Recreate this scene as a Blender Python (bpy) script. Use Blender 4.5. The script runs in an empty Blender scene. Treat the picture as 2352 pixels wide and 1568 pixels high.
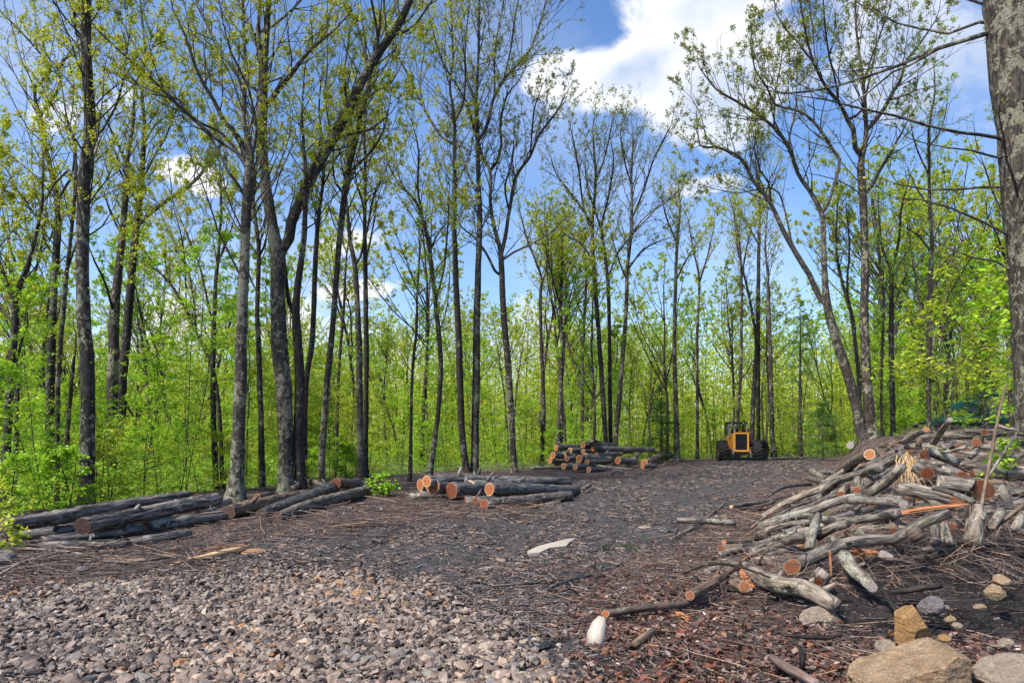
import bpy, math, random
import numpy as np
from mathutils import Vector, Matrix

# ------------------------------------------------------------------ camera, sky, sun
F, CX, HY, H = 1568.0, 1176.0, 1006.0, 1.63     # focal length and horizon on a 2352 px wide picture, eye height
SC = bpy.context.scene
COL = SC.collection
cam_data = bpy.data.cameras.new("camera")
cam = bpy.data.objects.new("camera", cam_data)
COL.objects.link(cam)
cam.location = (0, 0, H)
cam.rotation_euler = (math.radians(90), 0, 0)
cam_data.sensor_width = 36
cam_data.lens = 24
cam_data.shift_y = (HY - 784) / 2352
cam_data.clip_end = 2000
SC.camera = cam

SUN_EL, SUN_AZ = math.radians(52), math.radians(-128)   # azimuth clockwise from +Y: behind and left of the camera
sun_data = bpy.data.lights.new("sun", 'SUN')
sun_data.energy = 3.6
sun_data.angle = math.radians(9)
sun_data.color = (1.0, 0.94, 0.85)
sun = bpy.data.objects.new("sun", sun_data)
COL.objects.link(sun)
_sd = Vector((math.sin(SUN_AZ) * math.cos(SUN_EL), math.cos(SUN_AZ) * math.cos(SUN_EL), math.sin(SUN_EL)))
sun.rotation_euler = (-_sd).to_track_quat('-Z', 'Y').to_euler()

SC.view_settings.view_transform = 'Standard'
SC.view_settings.look = 'None'
SC.view_settings.gamma = 1
SC.view_settings.exposure = 1.15
SC.render.engine = 'CYCLES'
SC.cycles.max_bounces = 5
SC.cycles.diffuse_bounces = 2
SC.cycles.glossy_bounces = 2
SC.cycles.transmission_bounces = 3
SC.cycles.transparent_max_bounces = 4


class NT:
    """small helper for node trees"""
    def __init__(self, tree):
        self.t = tree
        tree.nodes.clear()

    def n(self, kind, **kw):
        nd = self.t.nodes.new(kind)
        for k, v in kw.items():
            if k.startswith('i_'):
                key = k[2:]
                key = int(key) if key.isdigit() else key.replace('_', ' ')
                nd.inputs[key].default_value = v
            else:
                setattr(nd, k, v)
        return nd

    def l(self, a, b):
        self.t.links.new(a, b)

    def val(self, sock, v):
        if hasattr(v, 'is_linked') or isinstance(v, bpy.types.NodeSocket):
            self.l(v, sock)
        else:
            sock.default_value = v

    def m(self, op, a, b=0.0, c=None, clamp=False):
        nd = self.t.nodes.new('ShaderNodeMath')
        nd.operation = op
        nd.use_clamp = clamp
        self.val(nd.inputs[0], a)
        self.val(nd.inputs[1], b)
        if c is not None:
            self.val(nd.inputs[2], c)
        return nd.outputs[0]

    def mr(self, v, a, b, c=0.0, d=1.0, smooth=True):
        nd = self.t.nodes.new('ShaderNodeMapRange')
        nd.interpolation_type = 'SMOOTHSTEP' if smooth else 'LINEAR'
        self.val(nd.inputs[0], v)
        for i, q in enumerate((a, b, c, d)):
            self.val(nd.inputs[i + 1], q)
        return nd.outputs[0]

    def mix(self, f, a, b, mode='MIX'):
        nd = self.t.nodes.new('ShaderNodeMix')
        nd.data_type = 'RGBA'
        nd.blend_type = mode
        self.val(nd.inputs[0], f)
        self.val(nd.inputs[6], a)
        self.val(nd.inputs[7], b)
        return nd.outputs[2]

    def noise(self, vec, scale, detail=4.0, rough=0.55, dist=0.0):
        nd = self.t.nodes.new('ShaderNodeTexNoise')
        if vec is not None:
            self.l(vec, nd.inputs['Vector'])
        nd.inputs['Scale'].default_value = scale
        nd.inputs['Detail'].default_value = detail
        nd.inputs['Roughness'].default_value = rough
        nd.inputs['Distortion'].default_value = dist
        return nd.outputs['Fac']

    def voro(self, vec, scale, feature='F1', out='Distance'):
        nd = self.t.nodes.new('ShaderNodeTexVoronoi')
        nd.feature = feature
        if vec is not None:
            self.l(vec, nd.inputs['Vector'])
        nd.inputs['Scale'].default_value = scale
        return nd.outputs[out]

    def mapping(self, vec, scale=(1, 1, 1), loc=(0, 0, 0)):
        nd = self.t.nodes.new('ShaderNodeMapping')
        self.l(vec, nd.inputs['Vector'])
        self.val(nd.inputs['Scale'], scale)
        self.val(nd.inputs['Location'], loc)
        return nd.outputs[0]

    def ramp(self, f, stops):
        nd = self.t.nodes.new('ShaderNodeValToRGB')
        el = nd.color_ramp.elements
        while len(el) > 1:
            el.remove(el[-1])
        el[0].position = stops[0][0]
        el[0].color = (*stops[0][1], 1)
        for p, c in stops[1:]:
            e = el.new(p)
            e.color = (*c, 1)
        self.val(nd.inputs[0], f)
        return nd.outputs[0]

    def attr(self, name, out='Vector'):
        nd = self.t.nodes.new('ShaderNodeAttribute')
        nd.attribute_name = name
        return nd.outputs[out]

    def bump(self, h, strength=0.5, distance=0.02):
        nd = self.t.nodes.new('ShaderNodeBump')
        self.l(h, nd.inputs['Height'])
        nd.inputs['Strength'].default_value = strength
        nd.inputs['Distance'].default_value = distance
        return nd.outputs[0]


def build_world():
    w = bpy.data.worlds.new("World")
    SC.world = w
    w.use_nodes = True
    t = NT(w.node_tree)
    sky = t.n('ShaderNodeTexSky')
    sky.sky_type = 'NISHITA'
    sky.sun_disc = False
    sky.sun_elevation = SUN_EL
    sky.sun_rotation = SUN_AZ
    sky.air_density = 1.0
    sky.dust_density = 0.6
    sky.ozone_density = 2.2
    tc = t.n('ShaderNodeTexCoord')
    sep = t.n('ShaderNodeSeparateXYZ')
    t.l(tc.outputs['Generated'], sep.inputs[0])
    x, y, z = sep.outputs
    yy = t.m('MAXIMUM', y, 0.06)
    u, v = t.m('DIVIDE', x, yy), t.m('DIVIDE', z, yy)

    def ell(px, py, a, b, ang, gain=1.0):
        du = t.m('SUBTRACT', u, (px - CX) / F)
        dv = t.m('SUBTRACT', v, (HY - py) / F)
        c, s = math.cos(ang), math.sin(ang)
        p = t.m('DIVIDE', t.m('ADD', t.m('MULTIPLY', du, c), t.m('MULTIPLY', dv, s)), a / F)
        q = t.m('DIVIDE', t.m('SUBTRACT', t.m('MULTIPLY', dv, c), t.m('MULTIPLY', du, s)), b / F)
        r = t.m('SQRT', t.m('ADD', t.m('MULTIPLY', p, p), t.m('MULTIPLY', q, q)))
        return t.m('MULTIPLY', t.m('SUBTRACT', 1.0, r), gain)
    cov = None
    for e in ((1660, -20, 300, 150, 0.5), (1440, 160, 250, 100, 0.36), (1700, 170, 240, 170, 0.5), (1290, 175, 110, 75, 0.2), (2080, 120, 260, 200, 0.0, 0.7),
              (430, 390, 95, 42, -0.2, 0.8), (480, 430, 60, 30, 0, 0.8), (800, 560, 130, 40, 0.15, 0.55), (840, 665, 130, 36, 0.1, 0.8),
              (1640, 425, 110, 30, 0.1, 0.7), (60, 860, 260, 110, 0.0, 0.8), (1180, 930, 600, 130, 0.0, 0.5), (230, 250, 160, 40, 0.3, 0.28),
              (1300, 790, 420, 100, 0, 0.4), (500, 760, 420, 90, 0, 0.45), (2250, 560, 160, 80, 0.4, 0.4)):
        k = ell(*e)
        cov = k if cov is None else t.m('MAXIMUM', cov, k)
    comb = t.n('ShaderNodeCombineXYZ')
    t.l(u, comb.inputs[0]); t.l(v, comb.inputs[1])
    n1 = t.noise(comb.outputs[0], 6.5, 8.0, 0.6, 0.3)
    n2 = t.noise(comb.outputs[0], 3.0, 4.0, 0.5)
    c2 = t.m('ADD', t.m('MAXIMUM', cov, -0.6), t.m('MULTIPLY', t.m('SUBTRACT', n1, 0.5), 1.7))
    front = t.mr(y, 0.06, 0.2)
    mask = t.m('MULTIPLY', t.mr(c2, 0.0, 0.36), front)
    thin = t.m('MULTIPLY', t.mr(n2, 0.40, 0.72, 0.0, 0.25), front)
    mask = t.m('MAXIMUM', mask, thin)
    # far-off cloud bottoms are blue-grey, edges white
    deep = t.m('ADD', t.m('ADD', t.m('MULTIPLY', c2, 0.6), t.m('MULTIPLY', u, 0.9)), t.m('MULTIPLY', t.m('SUBTRACT', 0.56, v), 1.1))
    ccol = t.mix(t.mr(deep, 0.35, 0.95), (5.0, 5.1, 5.3, 1), (2.3, 2.9, 4.1, 1))
    hs = t.n('ShaderNodeHueSaturation', i_Saturation=1.15, i_Value=1.0)
    t.l(sky.outputs[0], hs.inputs['Color'])
    skyc = t.mix(1.0, hs.outputs[0], (1.0, 0.98, 1.06, 1), 'MULTIPLY')
    bg = t.n('ShaderNodeBackground')
    bg.inputs['Strength'].default_value = 0.1
    t.l(t.mix(mask, skyc, ccol), bg.inputs['Color'])
    out = t.n('ShaderNodeOutputWorld')
    t.l(bg.outputs[0], out.inputs[0])


build_world()

# ------------------------------------------------------------------ terrain function and picture-to-place helpers
def _hash(ix, iy, seed):
    h = np.sin(ix * 127.1 + iy * 311.7 + seed * 74.7) * 43758.5453
    return h - np.floor(h)


def vnoise(x, y, seed=0):
    x = np.asarray(x, float); y = np.asarray(y, float)
    ix, iy = np.floor(x), np.floor(y)
    fx, fy = x - ix, y - iy
    fx = fx * fx * (3 - 2 * fx); fy = fy * fy * (3 - 2 * fy)
    a, b = _hash(ix, iy, seed), _hash(ix + 1, iy, seed)
    c, d = _hash(ix, iy + 1, seed), _hash(ix + 1, iy + 1, seed)
    return (a * (1 - fx) + b * fx) * (1 - fy) + (c * (1 - fx) + d * fx) * fy - 0.5


def sst(v, a, b):
    t = np.clip((np.asarray(v, float) - a) / (b - a), 0, 1)
    return t * t * (3 - 2 * t)


def right_edge(y):      # where the landing ends and the bank of cut wood begins
    return np.interp(y, [0, 4.5, 6.8, 10.2, 14, 17, 25, 40, 50, 60, 90], [2.6, 2.2, 1.7, 3.4, 5.5, 7.3, 10.9, 19.5, 24, 29, 40])


def left_edge(y):       # where the landing ends and the woods begin
    return np.interp(y, [0, 5, 10, 16, 20, 28, 34, 40, 45, 50, 56, 62, 80, 120], [-10, -9.5, -9.2, -8.8, -7.6, -4.8, -1.6, 6.5, 10.5, 13.3, 19.5, 30, 50, 70])


def litter_left(y):
    return np.interp(y, [0, 6, 8, 10.5, 12.5, 13.9, 17.7, 24, 27, 35, 45, 60], [-7, -5.6, -4.2, -4.0, -2.5, -1.2, .3, 1.2, 4, 8, 12.5, 24])


def gravel_edge(x):
    return np.interp(x, [-9, -5.3, -3.75, -1.4, -0.3, 0.3, 1.2], [6.5, 7.0, 8.9, 8.2, 6.6, 4.9, 3.2])


def terr(x, y):
    x = np.asarray(x, float); y = np.asarray(y, float)
    bank_h = np.interp(y, [0, 4, 5, 6.5, 8, 10, 13, 16, 25, 40, 60, 90], [.25, .25, .2, .22, .6, 1.0, 1.5, 1.6, 1.6, 1.35, .5, 0])
    z = bank_h * sst(x - right_edge(y), 0, np.interp(y, [6, 14, 22], [3.2, 3.2, 2.3]))
    tl = left_edge(y) - x
    z = z - np.clip(tl, 0, 40) * np.interp(y, [18, 30, 45], [.09, .07, .02]) * sst(tl, 0, 6)
    z = z + 0.10 * vnoise(x * .35, y * .35, 1) + 0.05 * vnoise(x * 1.1, y * 1.1, 2) + 0.03 * vnoise(x * 2.7, y * 2.7, 3) * sst(y, 60, 20)
    # wheel ruts along the landing
    mid = -1.6 + 0.045 * np.clip(y - 5, 0, 60) ** 1.35
    for k in (-0.9, 0.9):
        z = z - 0.07 * np.exp(-((x - mid - k) / 0.28) ** 2) * sst(y, 7, 11) * sst(y, 50, 30)
    fade = sst(y, 45, 18)
    return z + (0.03 * vnoise(x * 5, y * 5, 21) + 0.02 * vnoise(x * 11, y * 11, 22)) * fade


_YS = np.concatenate([np.arange(2.5, 30, .01), np.arange(30, 140, .05)])


def solve(px, py, off=0.0, rpx=0.0, default=40.0):
    """distance at which a thing seen at this point, of this radius, stands off metres above the ground"""
    zr = H - (py + rpx - HY) / F * _YS
    d = zr - terr((px - CX) / F * _YS, _YS) - off
    i = np.nonzero(d < 0)[0]
    return float(_YS[i[0]]) if len(i) else default


def at(px, py, Y):
    return np.array([(px - CX) / F * Y, Y, H - (py - HY) / F * Y])


def ground(px, py):
    Y = solve(px, py)
    return at(px, py, Y)


# ------------------------------------------------------------------ mesh builder
def smooth_line(pts, step):
    """Catmull-Rom through points (any dimension), resampled about every step"""
    P = np.asarray(pts, float)
    if len(P) < 3:
        n = max(2, int(np.linalg.norm(P[1, :3] - P[0, :3]) / step) + 1)
        t = np.linspace(0, 1, n)[:, None]
        return P[0] * (1 - t) + P[1] * t
    Q = np.vstack([2 * P[0] - P[1], P, 2 * P[-1] - P[-2]])
    out = []
    for i in range(1, len(Q) - 2):
        p0, p1, p2, p3 = Q[i - 1], Q[i], Q[i + 1], Q[i + 2]
        n = max(1, int(round(np.linalg.norm(p2[:3] - p1[:3]) / step)))
        for k in range(n):
            t = k / n
            out.append(0.5 * (2 * p1 + (p2 - p0) * t + (2 * p0 - 5 * p1 + 4 * p2 - p3) * t * t + (3 * p1 - p0 - 3 * p2 + p3) * t ** 3))
    out.append(P[-1])
    return np.array(out)


class MB:
    def __init__(self):
        self.V, self.L, self.R = [], [], []
        self.Q, self.QM, self.T, self.TM = [], [], [], []
        self.n = 0

    def add(self, V, Q=None, T=None, mat=0, L=None, R=None):
        V = np.asarray(V, float).reshape(-1, 3)
        self.V.append(V)
        self.L.append(V if L is None else np.asarray(L, float).reshape(-1, 3))
        self.R.append(np.zeros(len(V)) if R is None else np.broadcast_to(np.asarray(R, float), (len(V),)))
        if Q is not None and len(Q):
            Q = np.asarray(Q, np.int64).reshape(-1, 4) + self.n
            self.Q.append(Q); self.QM.append(np.full(len(Q), mat))
        if T is not None and len(T):
            T = np.asarray(T, np.int64).reshape(-1, 3) + self.n
            self.T.append(T); self.TM.append(np.full(len(T), mat))
        self.n += len(V)

    def tube(self, pts, rad, sides=6, mat=0, rng=None, ridge=0.0, caps=False, R=0.0, squash=None):
        P = np.asarray(pts, float); n = len(P)
        rad = np.broadcast_to(np.asarray(rad, float), (n,))
        T = np.gradient(P, axis=0)
        T /= np.maximum(np.linalg.norm(T, axis=1, keepdims=True), 1e-9)
        mean = T.mean(0)
        ref = np.array([1., 0, 0]) if abs(mean[0]) < 0.6 * np.linalg.norm(mean) else np.array([0, 0, 1.])
        U = np.cross(T, ref); U /= np.maximum(np.linalg.norm(U, axis=1, keepdims=True), 1e-9)
        W = np.cross(T, U)
        a = np.arange(sides) * 2 * math.pi / sides
        c, s = np.cos(a), np.sin(a)
        k = np.ones((n, sides))
        if ridge and rng is not None:
            k += ridge * (rng.random(sides)[None] - .5) * 1.2 + ridge * (rng.random((n, sides)) - .5)
            k += 0.35 * ridge * (rng.random(n)[:, None] - .5)
        rr = rad[:, None] * k
        V = P[:, None, :] + rr[..., None] * (c[None, :, None] * U[:, None, :] + s[None, :, None] * W[:, None, :])
        d = np.concatenate([[0], np.cumsum(np.linalg.norm(np.diff(P, axis=0), axis=1))])
        o = rng.random(3) * 20 if rng is not None else np.zeros(3)
        r0 = rad.mean() * 1.0
        L = np.stack([np.broadcast_to(c * r0, (n, sides)) + o[0], np.broadcast_to(s * r0, (n, sides)) + o[1], np.broadcast_to(d[:, None], (n, sides)) + o[2]], -1)
        i = np.arange(n - 1)[:, None] * sides; j = np.arange(sides)[None]
        j2 = (j + 1) % sides
        Q = np.stack([i + j, i + j2, i + sides + j2, i + sides + j], -1).reshape(-1, 4)
        Tt = []
        V = V.reshape(-1, 3); L = L.reshape(-1, 3)
        if caps:
            V = np.vstack([V, P[0], P[-1]]); L = np.vstack([L, L[0], L[-1]])
            b0, b1 = n * sides, n * sides + 1
            for q in range(sides):
                Tt.append((b0, (q + 1) % sides, q))
                Tt.append((b1, (n - 1) * sides + q, (n - 1) * sides + (q + 1) % sides))
        self.add(V, Q, Tt, mat, L, R)
        return V

    def leaves(self, P, size, rng, mat=1, droop=0.35, flat=0.5, width=0.33, R=None):
        P = np.asarray(P, float); n = len(P)
        if n == 0:
            return
        az = rng.random(n) * 2 * math.pi
        el = -droop + (rng.random(n) - .5) * 1.3
        D = np.stack([np.cos(az) * np.cos(el), np.sin(az) * np.cos(el), np.sin(el)], -1)
        N = rng.normal(size=(n, 3)) * (1 - flat); N[:, 2] += flat
        W = np.cross(D, N); W /= np.maximum(np.linalg.norm(W, axis=1, keepdims=True), 1e-6)
        s = (size * (0.6 + 0.8 * rng.random(n)))[:, None]
        up = np.cross(W, D)
        V = np.stack([P, P + D * s * .45 + W * s * width + up * s * .06, P + D * s, P + D * s * .45 - W * s * width + up * s * .06], 1)
        r = rng.random(n) if R is None else R
        Q = np.arange(4 * n).reshape(n, 4)
        self.add(V.reshape(-1, 3), Q, None, mat, None, np.repeat(r, 4))

    def box(self, c, size, M=None, mat=0, R=0.0, taper=None):
        h = np.asarray(size, float) / 2
        S = np.array([[sx, sy, sz] for sz in (-1, 1) for sy in (-1, 1) for sx in (-1, 1)], float)
        V = S * h
        if taper is not None:
            V[4:, 0] *= taper[0]; V[4:, 1] *= taper[1]
        if M is not None:
            V = V @ np.asarray(M, float).T
        V = V + np.asarray(c, float)
        Q = [(0, 2, 3, 1), (4, 5, 7, 6), (0, 1, 5, 4), (2, 6, 7, 3), (0, 4, 6, 2), (1, 3, 7, 5)]
        self.add(V, Q, None, mat, None, R)

    def lathe(self, prof, M, c, seg=24, mat=0):
        """profile of (radius, axial) turned round local x"""
        prof = np.asarray(prof, float); n = len(prof)
        a = np.arange(seg) * 2 * math.pi / seg
        V = np.stack([np.broadcast_to(prof[:, None, 1], (n, seg)), prof[:, None, 0] * np.cos(a), prof[:, None, 0] * np.sin(a)], -1).reshape(-1, 3)
        V = V @ np.asarray(M).T + np.asarray(c)
        i = np.arange(n - 1)[:, None] * seg; j = np.arange(seg)[None]; j2 = (j + 1) % seg
        self.add(V, np.stack([i + j, i + j2, i + seg + j2, i + seg + j], -1).reshape(-1, 4), None, mat)

    def build(self, name, mats, parent=None, smooth=True, origin=None):
        me = bpy.data.meshes.new(name)
        V = np.vstack(self.V); L = np.vstack(self.L); R = np.concatenate(self.R)
        if origin is not None:
            V = V - np.asarray(origin)
        loops, starts, totals, mi = [], [], [], []
        at_ = 0
        for lst, ml, k in ((self.Q, self.QM, 4), (self.T, self.TM, 3)):
            if lst:
                A = np.vstack(lst)
                loops.append(A.reshape(-1)); mi.append(np.concatenate(ml))
                starts.append(at_ + np.arange(len(A)) * k); totals.append(np.full(len(A), k))
                at_ += len(A) * k
        loops = np.concatenate(loops); starts = np.concatenate(starts); totals = np.concatenate(totals); mi = np.concatenate(mi)
        me.vertices.add(len(V)); me.vertices.foreach_set('co', V.astype(np.float32).ravel())
        me.loops.add(len(loops)); me.loops.foreach_set('vertex_index', loops.astype(np.int32))
        me.polygons.add(len(starts))
        me.polygons.foreach_set('loop_start', starts.astype(np.int32))
        me.polygons.foreach_set('loop_total', totals.astype(np.int32))
        me.polygons.foreach_set('material_index', mi.astype(np.int32))
        me.polygons.foreach_set('use_smooth', np.full(len(starts), bool(smooth)))
        me.update(calc_edges=True)
        a = me.attributes.new('loc', 'FLOAT_VECTOR', 'POINT'); a.data.foreach_set('vector', L.astype(np.float32).ravel())
        b = me.attributes.new('rnd', 'FLOAT', 'POINT'); b.data.foreach_set('value', R.astype(np.float32))
        for m in (mats if isinstance(mats, (list, tuple)) else [mats]):
            me.materials.append(m)
        o = bpy.data.objects.new(name, me)
        if origin is not None and parent is None:
            o.location = [float(q) for q in origin]
        COL.objects.link(o)
        if parent is not None:
            o.parent = parent
        return o


def tag(o, label=None, cat=None, group=None, kind=None):
    if label: o['label'] = label
    if cat: o['category'] = cat
    if group: o['group'] = group
    if kind: o['kind'] = kind
    return o


def empty(name, loc, label, cat, group=None, rz=0.0):
    o = bpy.data.objects.new(name, None)
    o.empty_display_size = 0.2
    COL.objects.link(o)
    o.location = [float(q) for q in loc]
    o.rotation_euler = (0, 0, rz)
    return tag(o, label, cat, group)


def copy_thing(root, loc, rz=0.0, scale=1.0, label=None, group=None):
    c = root.copy(); COL.objects.link(c)
    c.location = [float(q) for q in loc]
    c.rotation_euler = (0, 0, rz)
    c.scale = (scale,) * 3 if not isinstance(scale, (tuple, list)) else scale
    for ch in root.children:
        d = ch.copy(); COL.objects.link(d); d.parent = c
    return tag(c, label, None, group)

# ------------------------------------------------------------------ materials
def new_mat(name):
    m = bpy.data.materials.new(name)
    m.use_nodes = True
    t = NT(m.node_tree)
    out = t.n('ShaderNodeOutputMaterial')
    bs = t.n('ShaderNodeBsdfPrincipled')
    t.l(bs.outputs[0], out.inputs[0])
    return m, t, bs, out


def bark_mat(name, dark, light, lichen, lichen_col, rough=0.85, stretch=0.22, scale=26.0, bump=0.9, moss=0.0, spec=0.3, lo=.36, hi=.62):
    m, t, bs, out = new_mat(name)
    v = t.attr('loc')
    oi = t.n('ShaderNodeObjectInfo')
    rnd = oi.outputs['Random']
    st = t.mapping(v, (1, 1, stretch))
    n1 = t.noise(st, scale, 5, 0.62, 0.6)
    n0 = t.noise(v, 2.2, 4, 0.6)
    col = t.mix(t.mr(n1, lo, hi), dark + (1,), light + (1,))
    col = t.mix(t.mr(n0, 0.35, 0.7, 0.0, 0.6), col, tuple(c * 0.55 for c in dark) + (1,))
    if lichen > 0:
        n2 = t.noise(t.mapping(v, (1, 1, 0.6)), 10.0, 6, 0.72, 0.4)
        n3 = t.noise(v, 1.1, 2, 0.5)
        th = t.m('ADD', n2, t.m('MULTIPLY', t.m('SUBTRACT', n3, 0.5), 0.55))
        th = t.m('ADD', th, t.m('MULTIPLY', t.m('SUBTRACT', rnd, 0.5), 0.10))
        lm = t.mr(th, 0.66 - 0.15 * lichen, 0.69 - 0.13 * lichen)
        fine = t.noise(v, 34, 5, 0.75)
        lc = t.mix(t.mr(fine, 0.35, 0.65), tuple(c * 0.3 for c in lichen_col) + (1,), lichen_col + (1,))
        col = t.mix(t.m('MULTIPLY', lm, 0.9), col, lc)
    if moss > 0:
        n4 = t.noise(v, 3.3, 4, 0.6)
        col = t.mix(t.mr(n4, 0.62 - 0.2 * moss, 0.75 - 0.2 * moss, 0, 0.75), col, (0.10, 0.12, 0.025, 1))
    col = t.mix(1.0, col, t.ramp(rnd, [(0, (0.75, 0.75, 0.78)), (0.5, (1, 1, 1)), (1, (1.25, 1.15, 1.05))]), 'MULTIPLY')
    t.l(col, bs.inputs['Base Color'])
    bs.inputs['Roughness'].default_value = rough
    bs.inputs['Specular IOR Level'].default_value = spec
    h = t.m('ADD', n1, t.m('MULTIPLY', t.noise(v, 70, 3, 0.6), 0.35))
    t.l(t.bump(h, bump, 0.03), bs.inputs['Normal'])
    return m


BARK = bark_mat('bark_dark', (0.012, 0.010, 0.008), (0.058, 0.048, 0.039), 0.62, (0.27, 0.27, 0.20))
BARK_PALE = bark_mat('bark_lichen', (0.016, 0.014, 0.011), (0.075, 0.065, 0.053), 0.88, (0.26, 0.255, 0.19))
BARK_FAR = bark_mat('bark_far', (0.016, 0.013, 0.011), (0.068, 0.056, 0.046), 0.5, (0.24, 0.24, 0.18))
BARK_TWIG = bark_mat('bark_twig', (0.030, 0.024, 0.021), (0.085, 0.072, 0.062), 0.25, (0.18, 0.18, 0.14), bump=0.2)
BARK_LOG = bark_mat('bark_log', (0.014, 0.012, 0.011), (0.25, 0.222, 0.20), 0.25, (0.32, 0.32, 0.28), lo=.40, hi=.58, rough=0.6, stretch=0.07, scale=15, bump=1.0, spec=0.5)
BARK_WET = bark_mat('bark_wet', (0.011, 0.010, 0.009), (0.18, 0.158, 0.142), 0.42, (0.30, 0.30, 0.25), rough=0.42, stretch=0.14, scale=22, bump=0.9, spec=0.6)
BARK_GREY = bark_mat('bark_grey', (0.036, 0.028, 0.022), (0.32, 0.27, 0.215), 0.5, (0.36, 0.36, 0.28), rough=0.65, stretch=0.16, scale=22, bump=0.9, moss=0.15, spec=0.45)
BARK_BROWN = bark_mat('bark_brown', (0.045, 0.029, 0.020), (0.24, 0.165, 0.115), 0.3, (0.26, 0.26, 0.19), rough=0.6, stretch=0.14, scale=24, bump=0.9, moss=0.25, spec=0.45)
BARK_ROOT = bark_mat('bark_root', (0.008, 0.007, 0.006), (0.04, 0.03, 0.025), 0.0, (0, 0, 0), rough=0.6)


def wood_mat(name, heart, heart2, sap, dirt=0.25, vary=True):
    """cut end: loc.xy is the place on the unit disc"""
    m, t, bs, out = new_mat(name)
    v = t.attr('loc')
    sep = t.n('ShaderNodeSeparateXYZ'); t.l(v, sep.inputs[0])
    r = t.m('SQRT', t.m('ADD', t.m('MULTIPLY', sep.outputs[0], sep.outputs[0]), t.m('MULTIPLY', sep.outputs[1], sep.outputs[1])))
    oi = t.n('ShaderNodeObjectInfo')
    off = t.n('ShaderNodeCombineXYZ'); t.l(t.m('MULTIPLY', oi.outputs['Random'], 50.0), off.inputs[2])
    vm = t.n('ShaderNodeVectorMath', operation='ADD'); t.l(v, vm.inputs[0]); t.l(off.outputs[0], vm.inputs[1])
    vv = vm.outputs[0]
    n = t.noise(vv, 2.6, 4, 0.6)
    rr = t.m('ADD', r, t.m('MULTIPLY', t.m('SUBTRACT', n, 0.5), 0.22))
    ring = t.m('SINE', t.m('MULTIPLY', rr, 52.0))
    col = t.mix(t.mr(ring, -0.6, 1.0, 0.0, 0.65), heart + (1,), heart2 + (1,))
    # saw marks run across
    saw = t.noise(t.mapping(vv, (1.5, 26, 1)), 3.0, 3, 0.6)
    col = t.mix(t.mr(saw, 0.45, 0.75, 0, 0.45), col, tuple(c * 0.5 for c in heart) + (1,))
    col = t.mix(t.mr(rr, 0.83, 0.92), col, sap + (1,))
    col = t.mix(t.mr(n, 0.55, 0.8, 0, dirt), col, (0.10, 0.045, 0.02, 1))
    at2 = t.n('ShaderNodeMath', operation='ARCTAN2'); t.l(sep.outputs[1], at2.inputs[0]); t.l(sep.outputs[0], at2.inputs[1])
    cv = t.n('ShaderNodeCombineXYZ'); t.l(t.m('MULTIPLY', at2.outputs[0], 2.2), cv.inputs[0]); t.l(t.m('MULTIPLY', r, 0.6), cv.inputs[1]); t.l(t.m('MULTIPLY', oi.outputs['Random'], 30.0), cv.inputs[2])
    ck = t.noise(cv.outputs[0], 2.0, 2, 0.5)
    col = t.mix(t.m('MULTIPLY', t.mr(ck, 0.62, 0.70), t.mr(r, 0.95, 0.2)), col, (0.03, 0.014, 0.008, 1))
    mudd = t.noise(vv, 1.3, 5, 0.7)
    col = t.mix(t.mr(mudd, 0.55, 0.75, 0, 0.55), col, (0.07, 0.05, 0.04, 1))
    tone = t.ramp(oi.outputs['Random'], [(0, (0.42, 0.38, 0.40)), (0.3, (0.8, 0.75, 0.7)), (0.65, (1.0, 1.05, 1.0)), (0.85, (1.1, 1.35, 1.5)), (1, (1.15, 1.6, 2.1))])
    if vary:
        col = t.mix(1.0, col, tone, 'MULTIPLY')
    t.l(col, bs.inputs['Base Color'])
    bs.inputs['Roughness'].default_value = 0.7
    t.l(t.bump(t.m('ADD', saw, t.m('MULTIPLY', ring, 0.15)), 0.5, 0.01), bs.inputs['Normal'])
    return m


CUT = wood_mat('cut_wood', (0.34, 0.10, 0.026), (0.46, 0.16, 0.045), (0.56, 0.34, 0.19))
CUT_RED = wood_mat('cut_wood_red', (0.21, 0.055, 0.017), (0.29, 0.085, 0.025), (0.34, 0.15, 0.07), 0.45)
CUT_SHADED = wood_mat('cut_wood_shaded', (0.075, 0.030, 0.018), (0.11, 0.05, 0.03), (0.12, 0.07, 0.05), 0.5)  # cut ends turned from the light: their shade is put into the colour
CUT_PALE = wood_mat('cut_wood_pale', (0.27, 0.23, 0.21), (0.34, 0.29, 0.26), (0.2, 0.17, 0.15), 0.3, False)


def plain_wood(name, a, b, rough=0.65, stretch=0.08):
    m, t, bs, out = new_mat(name)
    v = t.attr('loc')
    n = t.noise(t.mapping(v, (1, 1, stretch)), 45, 5, 0.65, 0.4)
    k = t.noise(v, 4, 4, 0.6)
    col = t.mix(t.mr(n, 0.33, 0.66), a + (1,), b + (1,))
    col = t.mix(t.mr(k, 0.5, 0.8, 0, 0.5), col, tuple(q * 0.4 for q in a) + (1,))
    t.l(col, bs.inputs['Base Color'])
    bs.inputs['Roughness'].default_value = rough
    t.l(t.bump(n, 0.8, 0.012), bs.inputs['Normal'])
    return m


SPLIT = plain_wood('split_wood', (0.30, 0.10, 0.032), (0.50, 0.23, 0.10))
SPLIT_TAN = plain_wood('split_tan', (0.42, 0.25, 0.11), (0.62, 0.43, 0.23))
SAWDUST = plain_wood('sawdust', (0.20, 0.10, 0.045), (0.36, 0.21, 0.10), 0.9, 1.0)
SPLIT_CREAM = plain_wood('split_cream', (0.33, 0.28, 0.22), (0.45, 0.39, 0.32), 0.5)
WEATHERED = plain_wood('weathered_wood', (0.09, 0.055, 0.045), (0.22, 0.15, 0.12))


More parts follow.
